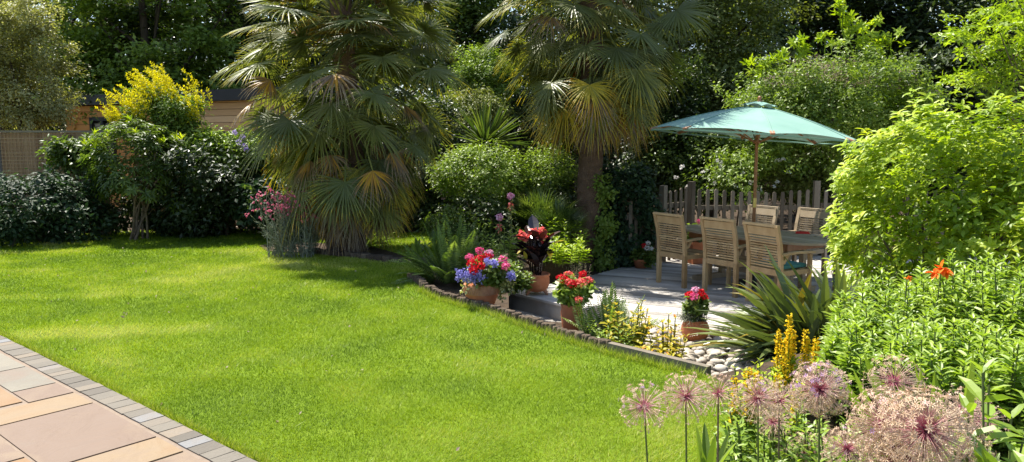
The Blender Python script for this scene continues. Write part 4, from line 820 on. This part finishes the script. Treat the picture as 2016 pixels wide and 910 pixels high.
# ivy pillar
t = thing('ivy_pillar', 'column of dark glossy ivy between the palm trunk and picket fence', 'ivy', at(1225,12.3,GZ)); mb = MB(); n = 330; a = U(0,6.28,n); z = U(-.42,1.15,n); rr = .40+.08*np.sin(z*5+a*2); C = at(1225,12.4,0)+np.stack([rr*np.cos(a)*1.1, rr*np.sin(a)*.8, z], -1)
foliage(mb, C, .13, 34, .075, .06, LF, at(1225,12.4,-.3), .35, .7, .7, (0,1)); mb.build('foliage', M['l_bluegreen'], t); mb = MB(); limbs(mb, at(1225,12.4,GZ), C, 8, .04, at(1225,12.4,1.0)); mb.build('stem', M['bark'], t)
mb = MB(); n = 70; C = np.c_[U(1.35,1.62,n), U(11.85,12.1,n), U(-.4,1.1,n)]; foliage(mb, C, .09, 26, .06, .045, LF, at(1260,13,0), .5, .7, .6, (.35,1)); t2 = thing('climber', 'paler climber on the left face of the ivy pillar', 'climbing plant', at(1185,12.0,GZ)); mb.build('foliage', M['l_light'], t2)  # lighter leaf colour than the ivy, on the left face only
# ---------------- behind the fence and umbrella
shr('grey green bush right behind the picket fence under the parasol edge', 1400, 320, 15.0, 1.0, .75, 150, 80, .22, .08, .045, 'l_mid', sr=.04)
t = shr('bramble rose with pale leaves and white flowers behind the picket fence', 1455, 335, 13.9, .75, .38, 80, 44, .2, .075, .04, 'l_light', name='rose_bush', sr=.02, lump=.5, rv=(0,1)); mb = MB()
for i in range(20): mb = MB(); bloom(mb, P(U(1330,1560), U(310,375), 13.6), .035, 16, .035); mb.build('flower', M['f_white'], t)
shr('sunlit speckled shrub under the right half of the parasol', 1580, 350, 14.6, .85, .55, 170, 80, .18, .06, .035, 'l_olive', rv=(.2,1), sr=.04)
shr('dark shrub behind the right end of the picket fence', 1690, 330, 14.8, .9, .8, 140, 80, .24, .09, .05, 'l_dark', sr=.04)
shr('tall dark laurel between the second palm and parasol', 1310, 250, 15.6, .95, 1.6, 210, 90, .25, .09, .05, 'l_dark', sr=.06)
# elder
t = shr('broad elder with dusty faded flower heads above the parasol', 1640, 225, 14.4, 1.85, 1.05, 330, 100, .24, .085, .04, 'l_light', name='elder', cat='shrub', sr=.08, inner=.7, lump=.15, rv=(.05,.95)); mb = MB()
for i in range(45):
    a = U(0,6.28); px = 1640+U(-150,195); py = 225-math.sqrt(max(0, 1-((px-1640)/215)**2))*U(60,118); p = P(px, py, 13.6+U(-.3,.4)); mb.leaves(p+rng.normal(size=(40,3))*[.09,.09,.03], rdir(40), rdir(40,1.5), .03, .025, RH, U(0,1,40))
mb.build('flower', M['f_dust'], t)
mb = MB(); C = np.array([P(px,py,13.9) for px, py in [(1660,22),(1672,40),(1668,62),(1655,10),(1700,60),(1720,50),(1755,65),(1740,75),(1690,80),(1650,85),(1625,70),(1570,80),(1560,95),(1590,100),(1540,110),(1520,120),(1700,95),(1730,85),(1480,130),(1500,140)]]); whorls(mb, np.repeat(C,5,0)+rng.normal(size=(100,3))*.07, rdir(100,1.2), 7, .13, .05, .3, LF, (.2,.8)); 
for q in C[:12]: mb.tube([q-UP*.6+[.1,0,0], q-UP*.3, q], .01, 4, rnd=.3)
t3 = thing('shrub', 'long lime shoots reaching up out of the elder', 'shrub', at(1650,14.0,GZ)); mb.tube([at(1650,14.0,GZ), P(1655,200,14.0), P(1660,100,13.95)], [.05,.03,.015], 6, rnd=.3); mb.build('foliage', M['l_lime'], t3)
# light maple top right
t = thing('light_maple', 'light green tree reaching in from the upper right', 'tree', at(2060,9.2,GZ)); base = at(2090,9.2,GZ); mb = MB(); mt = MB(); mt.tube([base, at(2085,9.2,1.2), at(2060,9.2,3.)], [.1,.08,.05], 9)
for (px, py) in [(1870,70),(1885,60),(1905,30),(1930,75),(1955,50),(1965,20),(1990,40),(1880,150),(1900,145),(1920,165),(1940,150),(1960,120),(1985,130),(2005,90),(2010,160),(1975,185),(2015,10),(1985,-20),(2040,60),(2040,140),(1910,105),(1975,80),(1945,100)]:
    c = P(px+8, py, 9.0+U(-.5,.6)); s = at(2080,9.2,U(.8,2.6)); mt.tube([s, (s+c)/2+[0,0,.12], c], [.02,.01,.004], 5); n = 24; C = c+rng.normal(size=(n,3))*[.15,.15,.05]+[.05,0,0]; whorls(mb, C, rdir(n,2.0), 5, .08, .034, .15, LF, (0,.75), .25)
mb.build('crown', M['l_lime'], t); mt.build('trunk', M['twig'], t)
# golden green shrub, right
t = thing('golden_shrub', 'big lime green shrub right of the dining table', 'shrub', at(1900,7.2,GZ)); c = P(1955, 440, 7.0); C = ell(c, (1.30,1.1,.84), 2300, .74, .50); C = C[(C[:,1] < 7.9) & (C[:,2] > -.35) & (C[:,0]<5.4)]
ex = np.array([P(*v, 6.6+U(-.2,.2)) for v in [(1660,375),(1675,345),(1690,320),(1705,300),(1710,330),(1670,400),(1650,430),(1665,450),(1675,470),(1650,475),(1740,290),(1760,270),(1790,245),(1815,235),(1830,225),(1880,240),(1950,235),(2000,228),(1780,300),(1690,365),(1645,500),(1680,395)]]); ex = (ex[:,None]+rng.normal(size=(len(ex),14,3))*.08).reshape(-1,3); C = np.r_[C, ex]
sp = C[rng.choice(len(C), 110)]; sp = sp[(sp[:,2] > .4)]; sdr = nrm(nrm(sp-c)*[1,1,.6]+UP*.8+rng.normal(size=sp.shape)*.25); C = np.r_[C, np.concatenate([sp+sdr*f*U(.8,1.2,(len(sp),1)) for f in (.06,.12,.18,.24)])]
ax = nrm(nrm(C-(c-UP*.9))+UP*.7+rng.normal(size=C.shape)*.35); mb = MB(); C = C[C[:,0]/C[:,1] > .425+.012*rng.normal(size=len(C))]; ax = nrm(nrm(C-(c-UP*.9))+UP*.7+rng.normal(size=C.shape)*.35); whorls(mb, C, ax, 6, .085, .036, .32, LF, (.1,1), .12); C2 = ell(c, (1.3,1.0,1.0), 500, .6, .17); foliage(mb, C2[(C2[:,1]<8.2)&(C2[:,0]/C2[:,1]>.45)], .15, 16, .08, .04, LF, c, rv=(0,.5)); mb.build('foliage', M['l_lime'], t)
mb = MB()
for i in range(9): q = C[rng.integers(len(C))]; limbs(mb, at(1900,7.2,GZ)+[U(-.3,.3),U(-.3,.3),0], C[np.argsort(np.linalg.norm(C-q,axis=1))[:30]], 6, .022, q*.75+c*.25, .4)
mb.build('stem', M['twig'], t)
# ---------------- phormium
t = thing('phormium', 'phormium with long dark sword leaves fanning over the pebbles', 'phormium', at(1600,6.5,-.3)); mb = MB(); base = np.array([G(1600,700,-.28)[0], 6.35, -.3])
n = 170; a = 3.05+rng.normal(size=n)*.75; a[:26] = U(-1.6,1.6,26); el = U(.35,1.35,n); o = np.stack([np.cos(a), np.sin(a)*.9, 0*a], -1); d = o*np.sin(el)[:,None]+UP*np.cos(el)[:,None]; b = base+np.c_[U(-.28,.28,n), U(-.22,.22,n), U(0,.05,n)]
rr = U(0,.85,n); rr[rng.choice(n,7)] = .95; mb.straps(b, d, U(.75,1.3,n), U(.068,.10,n), U(.03,.38,n), 8, .32, rr, [.6,.85,1,1,.95,.85,.6,.3,.02], tipd=.05)
mb.build('leaves', M['l_phor'], t)
# ---------------- yellow loosestrife
def ystem(b, h): 
    global ym, yl
    n = int(h*260); s = np.linspace(.35,1,n); a = U(0,6.28,n); o = np.stack([np.cos(a), np.sin(a), .3+0*a], -1); q = b+np.c_[0*s,0*s,h*s]+o*(.016*(1.15-s)/.8)[:,None]; ym.leaves(np.repeat(q,2,0)+rng.normal(size=(2*n,3))*.007, rdir(2*n,.2), rdir(2*n), .017, .014, RH, U(0,1,2*n)); yl.tube([b, b+UP*h], .004, 4, rnd=.4)
    m_ = 26; s = U(.1,.6,m_); yl.leaves(b+np.c_[0*s,0*s,h*s], rdir(m_,.3), rdir(m_,1), .07, .03, LF, U(0,1,m_))
for i, (pts, D, lb) in enumerate([([(1545,720,1548,640),(1555,722,1558,622),(1562,715,1566,655),(1572,718,1578,648),(1538,712,1536,655),(1585,712,1585,665),(1550,715,1541,668)],4.35,'yellow flower spikes of loosestrife in front of the phormium'),([(1475,775,1478,733),(1496,775,1494,738),(1452,790,1451,752),(1530,775,1525,735),(1560,790,1558,765)],3.7,'low yellow flower spikes behind the pink allium heads'),([(1612,700,1608,668),(1600,700,1600,672)],4.6,'tiny yellow flower tips beside the tall leafy clump')]):
    x0 = P(pts[0][0], pts[0][1], D); t = thing('loosestrife', lb, 'flower', (x0[0], D, -.005), 'yellow loosestrife clumps'); ym = MB(); yl = MB()
    for (x1, y1, x2, y2) in pts: 
        tp = P(x2, y2, D); b = np.array([tp[0], D+U(-.06,.06), 0]); ystem(b, tp[2]-b[2])
    ym.build('flower', M['f_yellow'], t); yl.build('foliage', M['l_herb'], t)
herb('lime leaves under the yellow flower spikes', at(1530,4.1,0), 26, .22, .34, .06, .03, 'l_lime', 8)
# ---------------- tall leafy perennials, right
hb = [(1790,4.9,.42,.60,'tall leafy clump left of the orange daylily'),(1910,5.0,.52,.68,'tall leafy clump below the orange daylily'),(2050,4.7,.6,.80,'tall leafy clump at the far right under the lime shrub'),(1765,4.2,.30,.46,'shorter leafy clump behind the round lilac allium head'),(1850,4.1,.5,.56,'dense leafy clump behind the sword leaves'),(1990,3.8,.45,.60,'dense leafy clump right of the sword leaves'),(1715,4.7,.2,.5,'leafy stems beside the yellow loosestrife')]
for i, (px, D, rx, h, lb) in enumerate(hb): herb(lb, at(px,D,-.005), int(260*rx*rx+42), rx, h, .100, .033, 'l_herb', 18, per=3, name='leafy_perennial', group='tall leafy perennials in the right border', hv=.1, rv=(.0,1), lean=.08)
t = thing('daylily', 'orange daylily flower above the tall leafy clump', 'flower', at(1850,4.75,0)); mb = MB()
for (px, py, s) in [(1853,528,1.),(1840,538,.8),(1862,538,.7),(1786,548,.45)]:
    c = P(px,py,4.6); k = 6; a = np.arange(k)*1.047+U(0,1); A = nrm(np.stack([np.cos(a), -.5+.5*np.sin(a), .4+.6*np.sin(a)], -1)); mb = MB(); mb.straps(np.repeat(c[None],k,0), A+rng.normal(size=A.shape)*.2, .075*s*U(.8,1.15,k), .036*s, U(.2,.5,k), 5, .25, U(0,1,k), [.4,1,1.1,.7,.05]); mb.build('flower', M['f_orange'], t)
mb = MB(); mb.tube([at(1850,4.7,0), P(1853,533,4.62)], .004, 5); mb.tube([at(1790,4.7,0), P(1786,550,4.62)], .004, 5); mb.build('stem', M['stem'], t)
# iris sword leaves
t = thing('iris', 'upright sword leaves rising out of the large pink allium heads', 'iris', at(1850,3.1,0)); mb = MB()
for (x1,y1,x2,y2,wd,D) in [(1895,860,1916,690,.05,2.7),(1845,860,1840,728,.05,2.75),(1860,860,1850,760,.04,2.7),(1815,850,1812,715,.03,2.9),(1822,850,1800,710,.025,2.9),(1745,800,1700,695,.045,3.3),(1710,800,1680,728,.03,3.3),(1780,790,1765,700,.03,3.2),(1700,815,1648,728,.035,3.0)]:
    a = P(x1,y1,D); b = P(x2,y2,D); d = b-a; g = a-d*(a[2]/d[2]) if d[2] > .05 else a; g = a+(g-a)*min(1, 1.); mb.straps(g[None], (b-g)[None], [np.linalg.norm(b-g)], [wd*1.25], [.0], 12, .3, U(.3,.9), [.8,1,1,1,1,1,1,.98,.95,.85,.65,.4,.03], side=nrm(np.array([[1,U(-.5,.5),0.]])))
mb.build('leaves', M['l_light'], t)
herb('low mixed leaves beneath the pink allium heads', at(1600,3.35,0), 70, .36, .30, .07, .028, 'l_herb', 8); herb('fine leafy stems at the lawn corner under the alliums', at(1540,3.05,0), 40, .24, .20, .06, .025, 'l_mid', 7); herb('leafy clump in shade beneath the largest allium heads', at(1770,2.9,0), 60, .45, .36, .08, .03, 'l_herb', 8)
herb('fresh broad leaves at the bottom right corner', at(1985,2.25,0), 16, .2, .80, .15, .055, 'l_herb', 8, rv=(.2,.9)); strapplant('lily_leaves', 'broad glossy leaves in front of the largest allium heads', 'plant', P(1985,960,1.9), 11, .19, .05, 'l_herb', (.4,1.2), (.1,.4), az=(1.5,4.5), rv=(.2,.7)); strapplant('poppy_foliage', 'grey green leaf tips and buds at the bottom edge of the lawn', 'plant', P(1395,940,3.0), 14, .22, .04, 'l_light', (.1,.9), (.1,.6))
# ---------------- alliums
def allium(label, px, py, rp, rm=.1, n=150, hue=0., stem=True, lean=0.):
    D = F*rm/rp; c = P(px, py, D); gx = c[0]+lean; t = thing('allium', label, 'allium', (gx, c[1], 0), 'star of persia alliums'); mb = MB()
    i = np.arange(n)+.5; phi = np.arccos(1-2*i/n); th = math.pi*(1+5**.5)*i; d = np.stack([np.cos(th)*np.sin(phi), np.sin(th)*np.sin(phi), np.cos(phi)], -1); d = nrm(d+rng.normal(size=(n,3))*.09); d = d[d[:,2] > -.88]; n = len(d)
    r = rm*U(.78,1.0,n); E = c+d*r[:,None]; s = np.linspace(0,1,4)[None,:,None]; PT = c+(E-c)[:,None]*s; PT[:,:,2] += np.sin(s[...,0]*3.14)*.004
    mb.tubes(PT, np.array([.0011,.0009,.0008,.0008]), 3, 0.5); fr = mb.F[-1]; m_ = len(fr)//n; seg = np.repeat(np.arange(3),3); rr = np.tile(np.array([.05,.45,.9])[seg], n); mb.R[-1] = np.clip(rr+np.repeat(rng.normal(size=n)*.08,9),0,1)
    mb.build('flower_stalks', M['al_pink'], t)
    mb = MB(); k = 6; aa = (np.arange(k)*1.047)[None]+U(0,1,n)[:,None]; S1 = nrm(np.cross(d, rng.normal(size=(n,3)))); S2 = np.cross(d, S1)
    A = nrm(S1[:,None]*np.cos(aa)[...,None]+S2[:,None]*np.sin(aa)[...,None]+d[:,None]*U(-.1,.5,(n,1,1))); mb.leaves(np.repeat(E,k,0), A.reshape(-1,3), np.repeat(d,k,0), rm*.115*U(.8,1.2,n*k), .0032*rm/.1, RH, np.repeat(np.clip(U(0,.85,n)+hue*(d[:,2]>.1)*U(0,1,n),0,1),k))
    mb.leaves(E, d, rdir(n), .009, .006, RH, U(0,.8,n)); mb.build('florets', M['al_straw'], t)
    mb = MB(); mb.tube([(gx,c[1],0),((gx*.4+c[0]*.6),c[1],c[2]*.5),c], [.0045,.004,.0035], 6, rnd=.7); mb.build('stem', M['twig'] if hue < .1 else M['stem'], t)
for a in [('leftmost allium head, open and lopsided over the lawn',1268,802,54,.1,120,.3,True,.06),('second allium head from the lawn side with dark pink heart',1350,782,54,.1,150,.1,True,.03),('small sparse allium head third from the lawn side',1414,776,44,.085,90,0,True,.02),
    ('allium head with yellow loosestrife right behind it',1492,786,50,.1,170,.3,True,.03),('allium head next to the round lilac one',1534,790,44,.095,150,0,True,.02),('low allium head hanging under its neighbours',1522,832,36,.08,110,.1,True,.01),
    ('round lilac allium head, full and dense, before the leafy stems',1614,768,62,.115,330,.5,True,.03),('spiky greenish allium head behind the sword leaves',1760,752,60,.12,130,0,True,0),
    ('large straw pink allium head left of centre in the big cluster',1745,838,78,.115,330,.2,True,0),('largest allium head in the middle of the big cluster',1822,850,92,.12,380,0,True,0),('lowest large allium head with deep pink heart at the picture foot',1775,905,80,.115,340,.1,True,0),
    ('brownish allium head right of the tallest sword leaf',1898,812,56,.11,130,0,True,0),('spiky allium head at the right edge of the big cluster',1935,830,46,.10,100,0,True,0),('allium head at the picture foot right of the largest one',1885,885,70,.11,260,0,True,0),
    ('half hidden allium head at the left foot of the big cluster',1668,885,52,.10,170,.2,True,0),('low allium head below the round lilac one',1590,893,46,.10,150,.2,True,0)]: allium(*a)
# ================================================================== POTS
def potroot(name, label, b, cat='potted plant'): return thing(name, label, cat, b)
def geranium(t, c, rx, rz, n, heads, leaf='l_mid', L=.055):
    mb = MB(); C = ell(c, (rx,rx*.9,rz), n, .5, .2); foliage(mb, C, .05, 16, L, L*.95, RD5, np.asarray(c)-UP*rz, .5, .7, .1, (.2,1)); mb.build('foliage', M[leaf], t)
    mb = MB(); [mb.tube([np.asarray(c)-UP*rz*.8+rng.normal(size=3)*.02, h_[0]], .003, 4) for h_ in heads]; mb.build('stem', M['stem'], t)
    for (p, r, mt) in heads: mb = MB(); bloom(mb, p, r, 70, .026, flat=.8); mb.build('flower', M[mt], t)
# bowl pot with chevrons
b = np.array([(947-1008)/F*7.4, 7.4, 0]); b[2] = P(947,606,7.4)[2]; t = potroot('flower_bowl', 'patterned terracotta bowl of red and pink geraniums with blue lobelia', b); s = 7.4/F
mb = MB(); Hh = 50*s*1.02; mb.lathe(b, [(.0,.0),(20*s,.0),(24*s,.01),(31*s,Hh*.42),(34.5*s,Hh*.62),(35*s,Hh*.9),(35.2*s,Hh),(32*s,Hh),(31*s,Hh*.9),(0,Hh*.88)], 40); pot = mb.build('pot', M['terra'], t)
mb = MB(); mb.lathe(b, [(34.5*s,Hh*.60),(36.*s,Hh*.63),(36.3*s,Hh*.92),(35.4*s,Hh*.97)], 40); 
for k in range(44):
    for z0, z1 in ((.64,.90),):
        for j in range(3):
            a0 = k*2*math.pi/44; a1 = a0+(2*math.pi/44)*(.95 if k % 2 else -.95)+j*0; rr = 36.7*s; za = Hh*(z0+.02*0+j*.0); o = j*.045
            if (k//3) % 2 == 0: a0b, a1b = a0, a0+.13
            else: a0b, a1b = a0+.13, a0
            if j == 0: mb.bar(b+[rr*math.cos(a0b), rr*math.sin(a0b), Hh*z0], b+[rr*math.cos(a1b), rr*math.sin(a1b), Hh*z1], .006, .006, up=(math.cos(a0), math.sin(a0), 0))
mb.build('relief_band', M['terrapale'], pot)
D = 7.35; heads = [(P(x,y,D+dz), r*s*.8, m_) for x,y,dz,r,m_ in [(943,510,-.1,13,'f_red'),(928,519,-.16,12,'f_red'),(932,533,-.22,11,'f_red'),(958,507,0,12,'f_red'),(948,524,-.2,9,'f_red'),(944,494,.05,9,'f_pink'),(962,499,.05,10,'f_palepink'),(925,508,-.05,11,'f_pink'),(990,512,-.1,12,'f_pink'),(996,524,-.16,10,'f_pink'),(965,504,.1,9,'f_pink')]]
geranium(t, P(962,537,D), .19, .09, 130, heads)
mb = MB(); 
for (x,y,rx,ry) in [(920,540,20,13),(940,547,18,10),(905,540,8,9),(1006,543,8,9),(958,513+2,5,8),(972,518,8,6)]:
    n = 34*int(rx/6+1); q = np.array([P(x+rng.normal()*rx*.5, y+rng.normal()*ry*.5, D-.18+U(-.06,.06)) for _ in range(n)]); q4 = np.repeat(q,3,0); mb.leaves(q4, rdir(3*n), rdir(3*n), .02, .015, RH, U(0,1,3*n))
mb.build('lobelia', M['f_blue'], t)
mb = MB()
for (x,y) in [(1004,560),(992,560),(915,560),(985,575)]:
    n = 40; q = P(x,y-12,D-.1)+np.c_[rng.normal(size=n)*.02, rng.normal(size=n)*.02, -U(0,.15,n)]; mb.leaves(q, rdir(n,-.5), rdir(n), .04, .03, RH, U(0,1,n))
mb.build('trailing_leaves', M['l_vari'], t)
# canna pot
D = 9.15; cb = G(1056,580,-.2); D = cb[1]; s = D/F; b = np.array([cb[0], D+.02, -.2]); t = potroot('canna_pot', 'round footed terracotta pot holding a dark leaved canna', b); mb = MB(); f0 = 7*s
mb.lathe(b+UP*f0, [(0,0),(15*s,.0),(23*s,6*s),(26.5*s,17*s),(26*s,27*s),(25*s,30*s),(27.5*s,32*s),(27.5*s,35*s),(25*s,36*s),(23*s,33*s),(0,32*s)], 36); pot = mb.build('pot', M['terra'], t)
for k in range(3):
    a = -math.pi/2+.55+k*2.094+.6; o = np.array([math.cos(a), math.sin(a), 0]); mb = MB(); mb.tube([b+o*17*s+UP*f0*1.5, b+o*22*s+UP*f0*.7, b+o*21*s+UP*.02, b+o*25*s+UP*.012], [5*s,4*s,3.2*s,2.6*s], 8, cap=True); mb.build('foot', M['terrapale'], pot)
mb = MB(); ms_ = MB(); mf = MB(); pc = b+UP*(f0+33*s)
for i in range(17):
    a = U(0,6.28); o = np.array([math.cos(a), math.sin(a), 0]); h = U(.22,.50); bs = pc+o*.06*U(0,1); tp = bs+UP*h+o*U(.02,.08); ms_.tube([bs,(bs+tp)/2,tp], [.011,.009,.005], 6)
    n = 3; k = np.array([.45,.7,.98]); q = bs+(tp-bs)*k[:,None]; aa = a+U(-1.2,1.2,n); oo = np.stack([np.cos(aa), np.sin(aa), 0*aa], -1); el = U(.5,1.6,(n,1)); mb.straps(q, oo+UP*el, U(.22,.34,n), U(.10,.14,n), U(.1,.45,n), 6, .22, np.clip(U(0,.8,n),0,1), [.3,.75,1,.95,.6,.06])
mb.build('leaves', M['l_canna'], t); ms_.build('stem', M['l_canna'], t)
for (x,y,r) in [(1027,463,8),(1050,458,8),(1068,458,10),(1072,470,9),(1033,468,7),(1062,464,7)]: mf = MB(); bloom(mf, P(x,y,D-.02), r*s*.8, 34, .05, flat=1.1); mf.build('flower', M['f_coral'], t)
mb = MB(); q = np.array([P(x,y,D-.1) for x,y in [(1082,490),(1092,480),(1018,500),(1035,512)]]); mb.straps(q, rdir(4,.6), .16, .07, .3, 5, .2, .9, [.3,.8,1,.8,.3,.05]); mb.build('pale_leaves', M['l_yplant'], t)
# tall jar
D = 7.0; s = D/F; b = np.array([(1128-1008)/F*D, D, -.31]); zt = P(1125,598,D)[2]; Hh = zt-b[2]; t = potroot('geranium_jar', 'tall terracotta jar of red and coral geraniums beside the fern', b)
mb = MB(); mb.lathe(b, [(0,0),(12*s,0),(14*s,.02),(20*s,Hh*.5),(22.5*s,Hh*.78),(21*s,Hh*.9),(22.5*s,Hh*.96),(22.5*s,Hh),(20*s,Hh),(19*s,Hh*.92),(0,Hh*.9)], 36); mb.build('pot', M['terra'], t)
heads = [(P(x,y,D+dz), r*s, m_) for x,y,dz,r,m_ in [(1106,549,-.05,11,'f_red'),(1119,543,.05,11,'f_coral'),(1127,560,-.12,10,'f_red'),(1148,541,.05,8,'f_red'),(1144,557,-.1,11,'f_coral'),(1158,553,0,9,'f_coral'),(1139,590,-.2,7,'f_coral'),(1121,556,-.1,8,'f_coral')]]
geranium(t, P(1130,574,D), .145, .09, 100, heads, 'l_light', .05)
# round pot on the pebbles
gb = G(1368,668,-.27); D = gb[1]; s = D/F; b = np.array([gb[0], D, -.28]); t = potroot('round_pot', 'round terracotta pot of silver foliage and red geraniums on pebbles', b)
mb = MB(); mb.lathe(b, [(0,0),(17*s,0),(24*s,8*s),(28*s,19*s),(27.5*s,28*s),(24*s,37*s),(21*s,41*s),(22*s,43*s),(20*s,43*s),(18*s,38*s),(0,36*s)], 40); mb.build('pot', M['terra'], t)
heads = [(P(x,y,D+dz), r*s, m_) for x,y,dz,r,m_ in [(1358,581,0,8,'f_red'),(1379,577,0,9,'f_red'),(1386,584,-.05,7,'f_red'),(1369,572,.02,8,'f_palepink'),(1367,585,-.08,9,'f_pink')]]
geranium(t, P(1370,605,D), .09, .07, 40, heads, 'l_mid', .045)
mb = MB(); n = 620; a = U(0,6.28,n); el = U(0,1.5,n); d = np.stack([np.cos(a)*np.sin(el), np.sin(a)*np.sin(el), np.cos(el)], -1); mb.straps(P(1364,628,D)+rng.normal(size=(n,3))*[.05,.04,.01], d, U(.09,.19,n), .006, .35, 3, .1, U(0,1,n), [1,1,.6,.1]); mb.build('silver_foliage', M['l_silver'], t)
# pots by the fence
D = 11.9; s = D/F; b = np.array([(1265-1008)/F*D, D, -.4]); t = potroot('small_pot', 'small terracotta pot with red and white flowers by the low fence', b); mb = MB(); mb.lathe(b, [(0,0),(11*s,0),(15*s,14*s),(16*s,15*s),(16*s,18*s),(13*s,18*s),(0,15*s)], 28); mb.build('pot', M['terra'], t)
geranium(t, P(1268,505,D), .17, .12, 60, [(P(1268,484,D-.1),5*s,'f_red'),(P(1276,479,D-.1),5*s,'f_white'),(P(1274,489,D-.15),6*s,'f_white'),(P(1282,491,D-.1),5*s,'f_white')], 'l_mid', .06)
b = np.array([(1374-1008)/F*12.4, 12.4, -.4]); t = potroot('square_planter', 'square terracotta planter behind the table with a pink flower', b); mb = MB(); mb.box(b+UP*.17, (.26,.26,.34), rz=.3, taper=1.12); mb.box(b+UP*.35, (.32,.32,.04), rz=.3); mb.build('pot', M['terra'], t)
geranium(t, b+UP*.5, .15, .14, 50, [(P(1376,436,12.3),.04,'f_pink')], 'l_mid', .06)
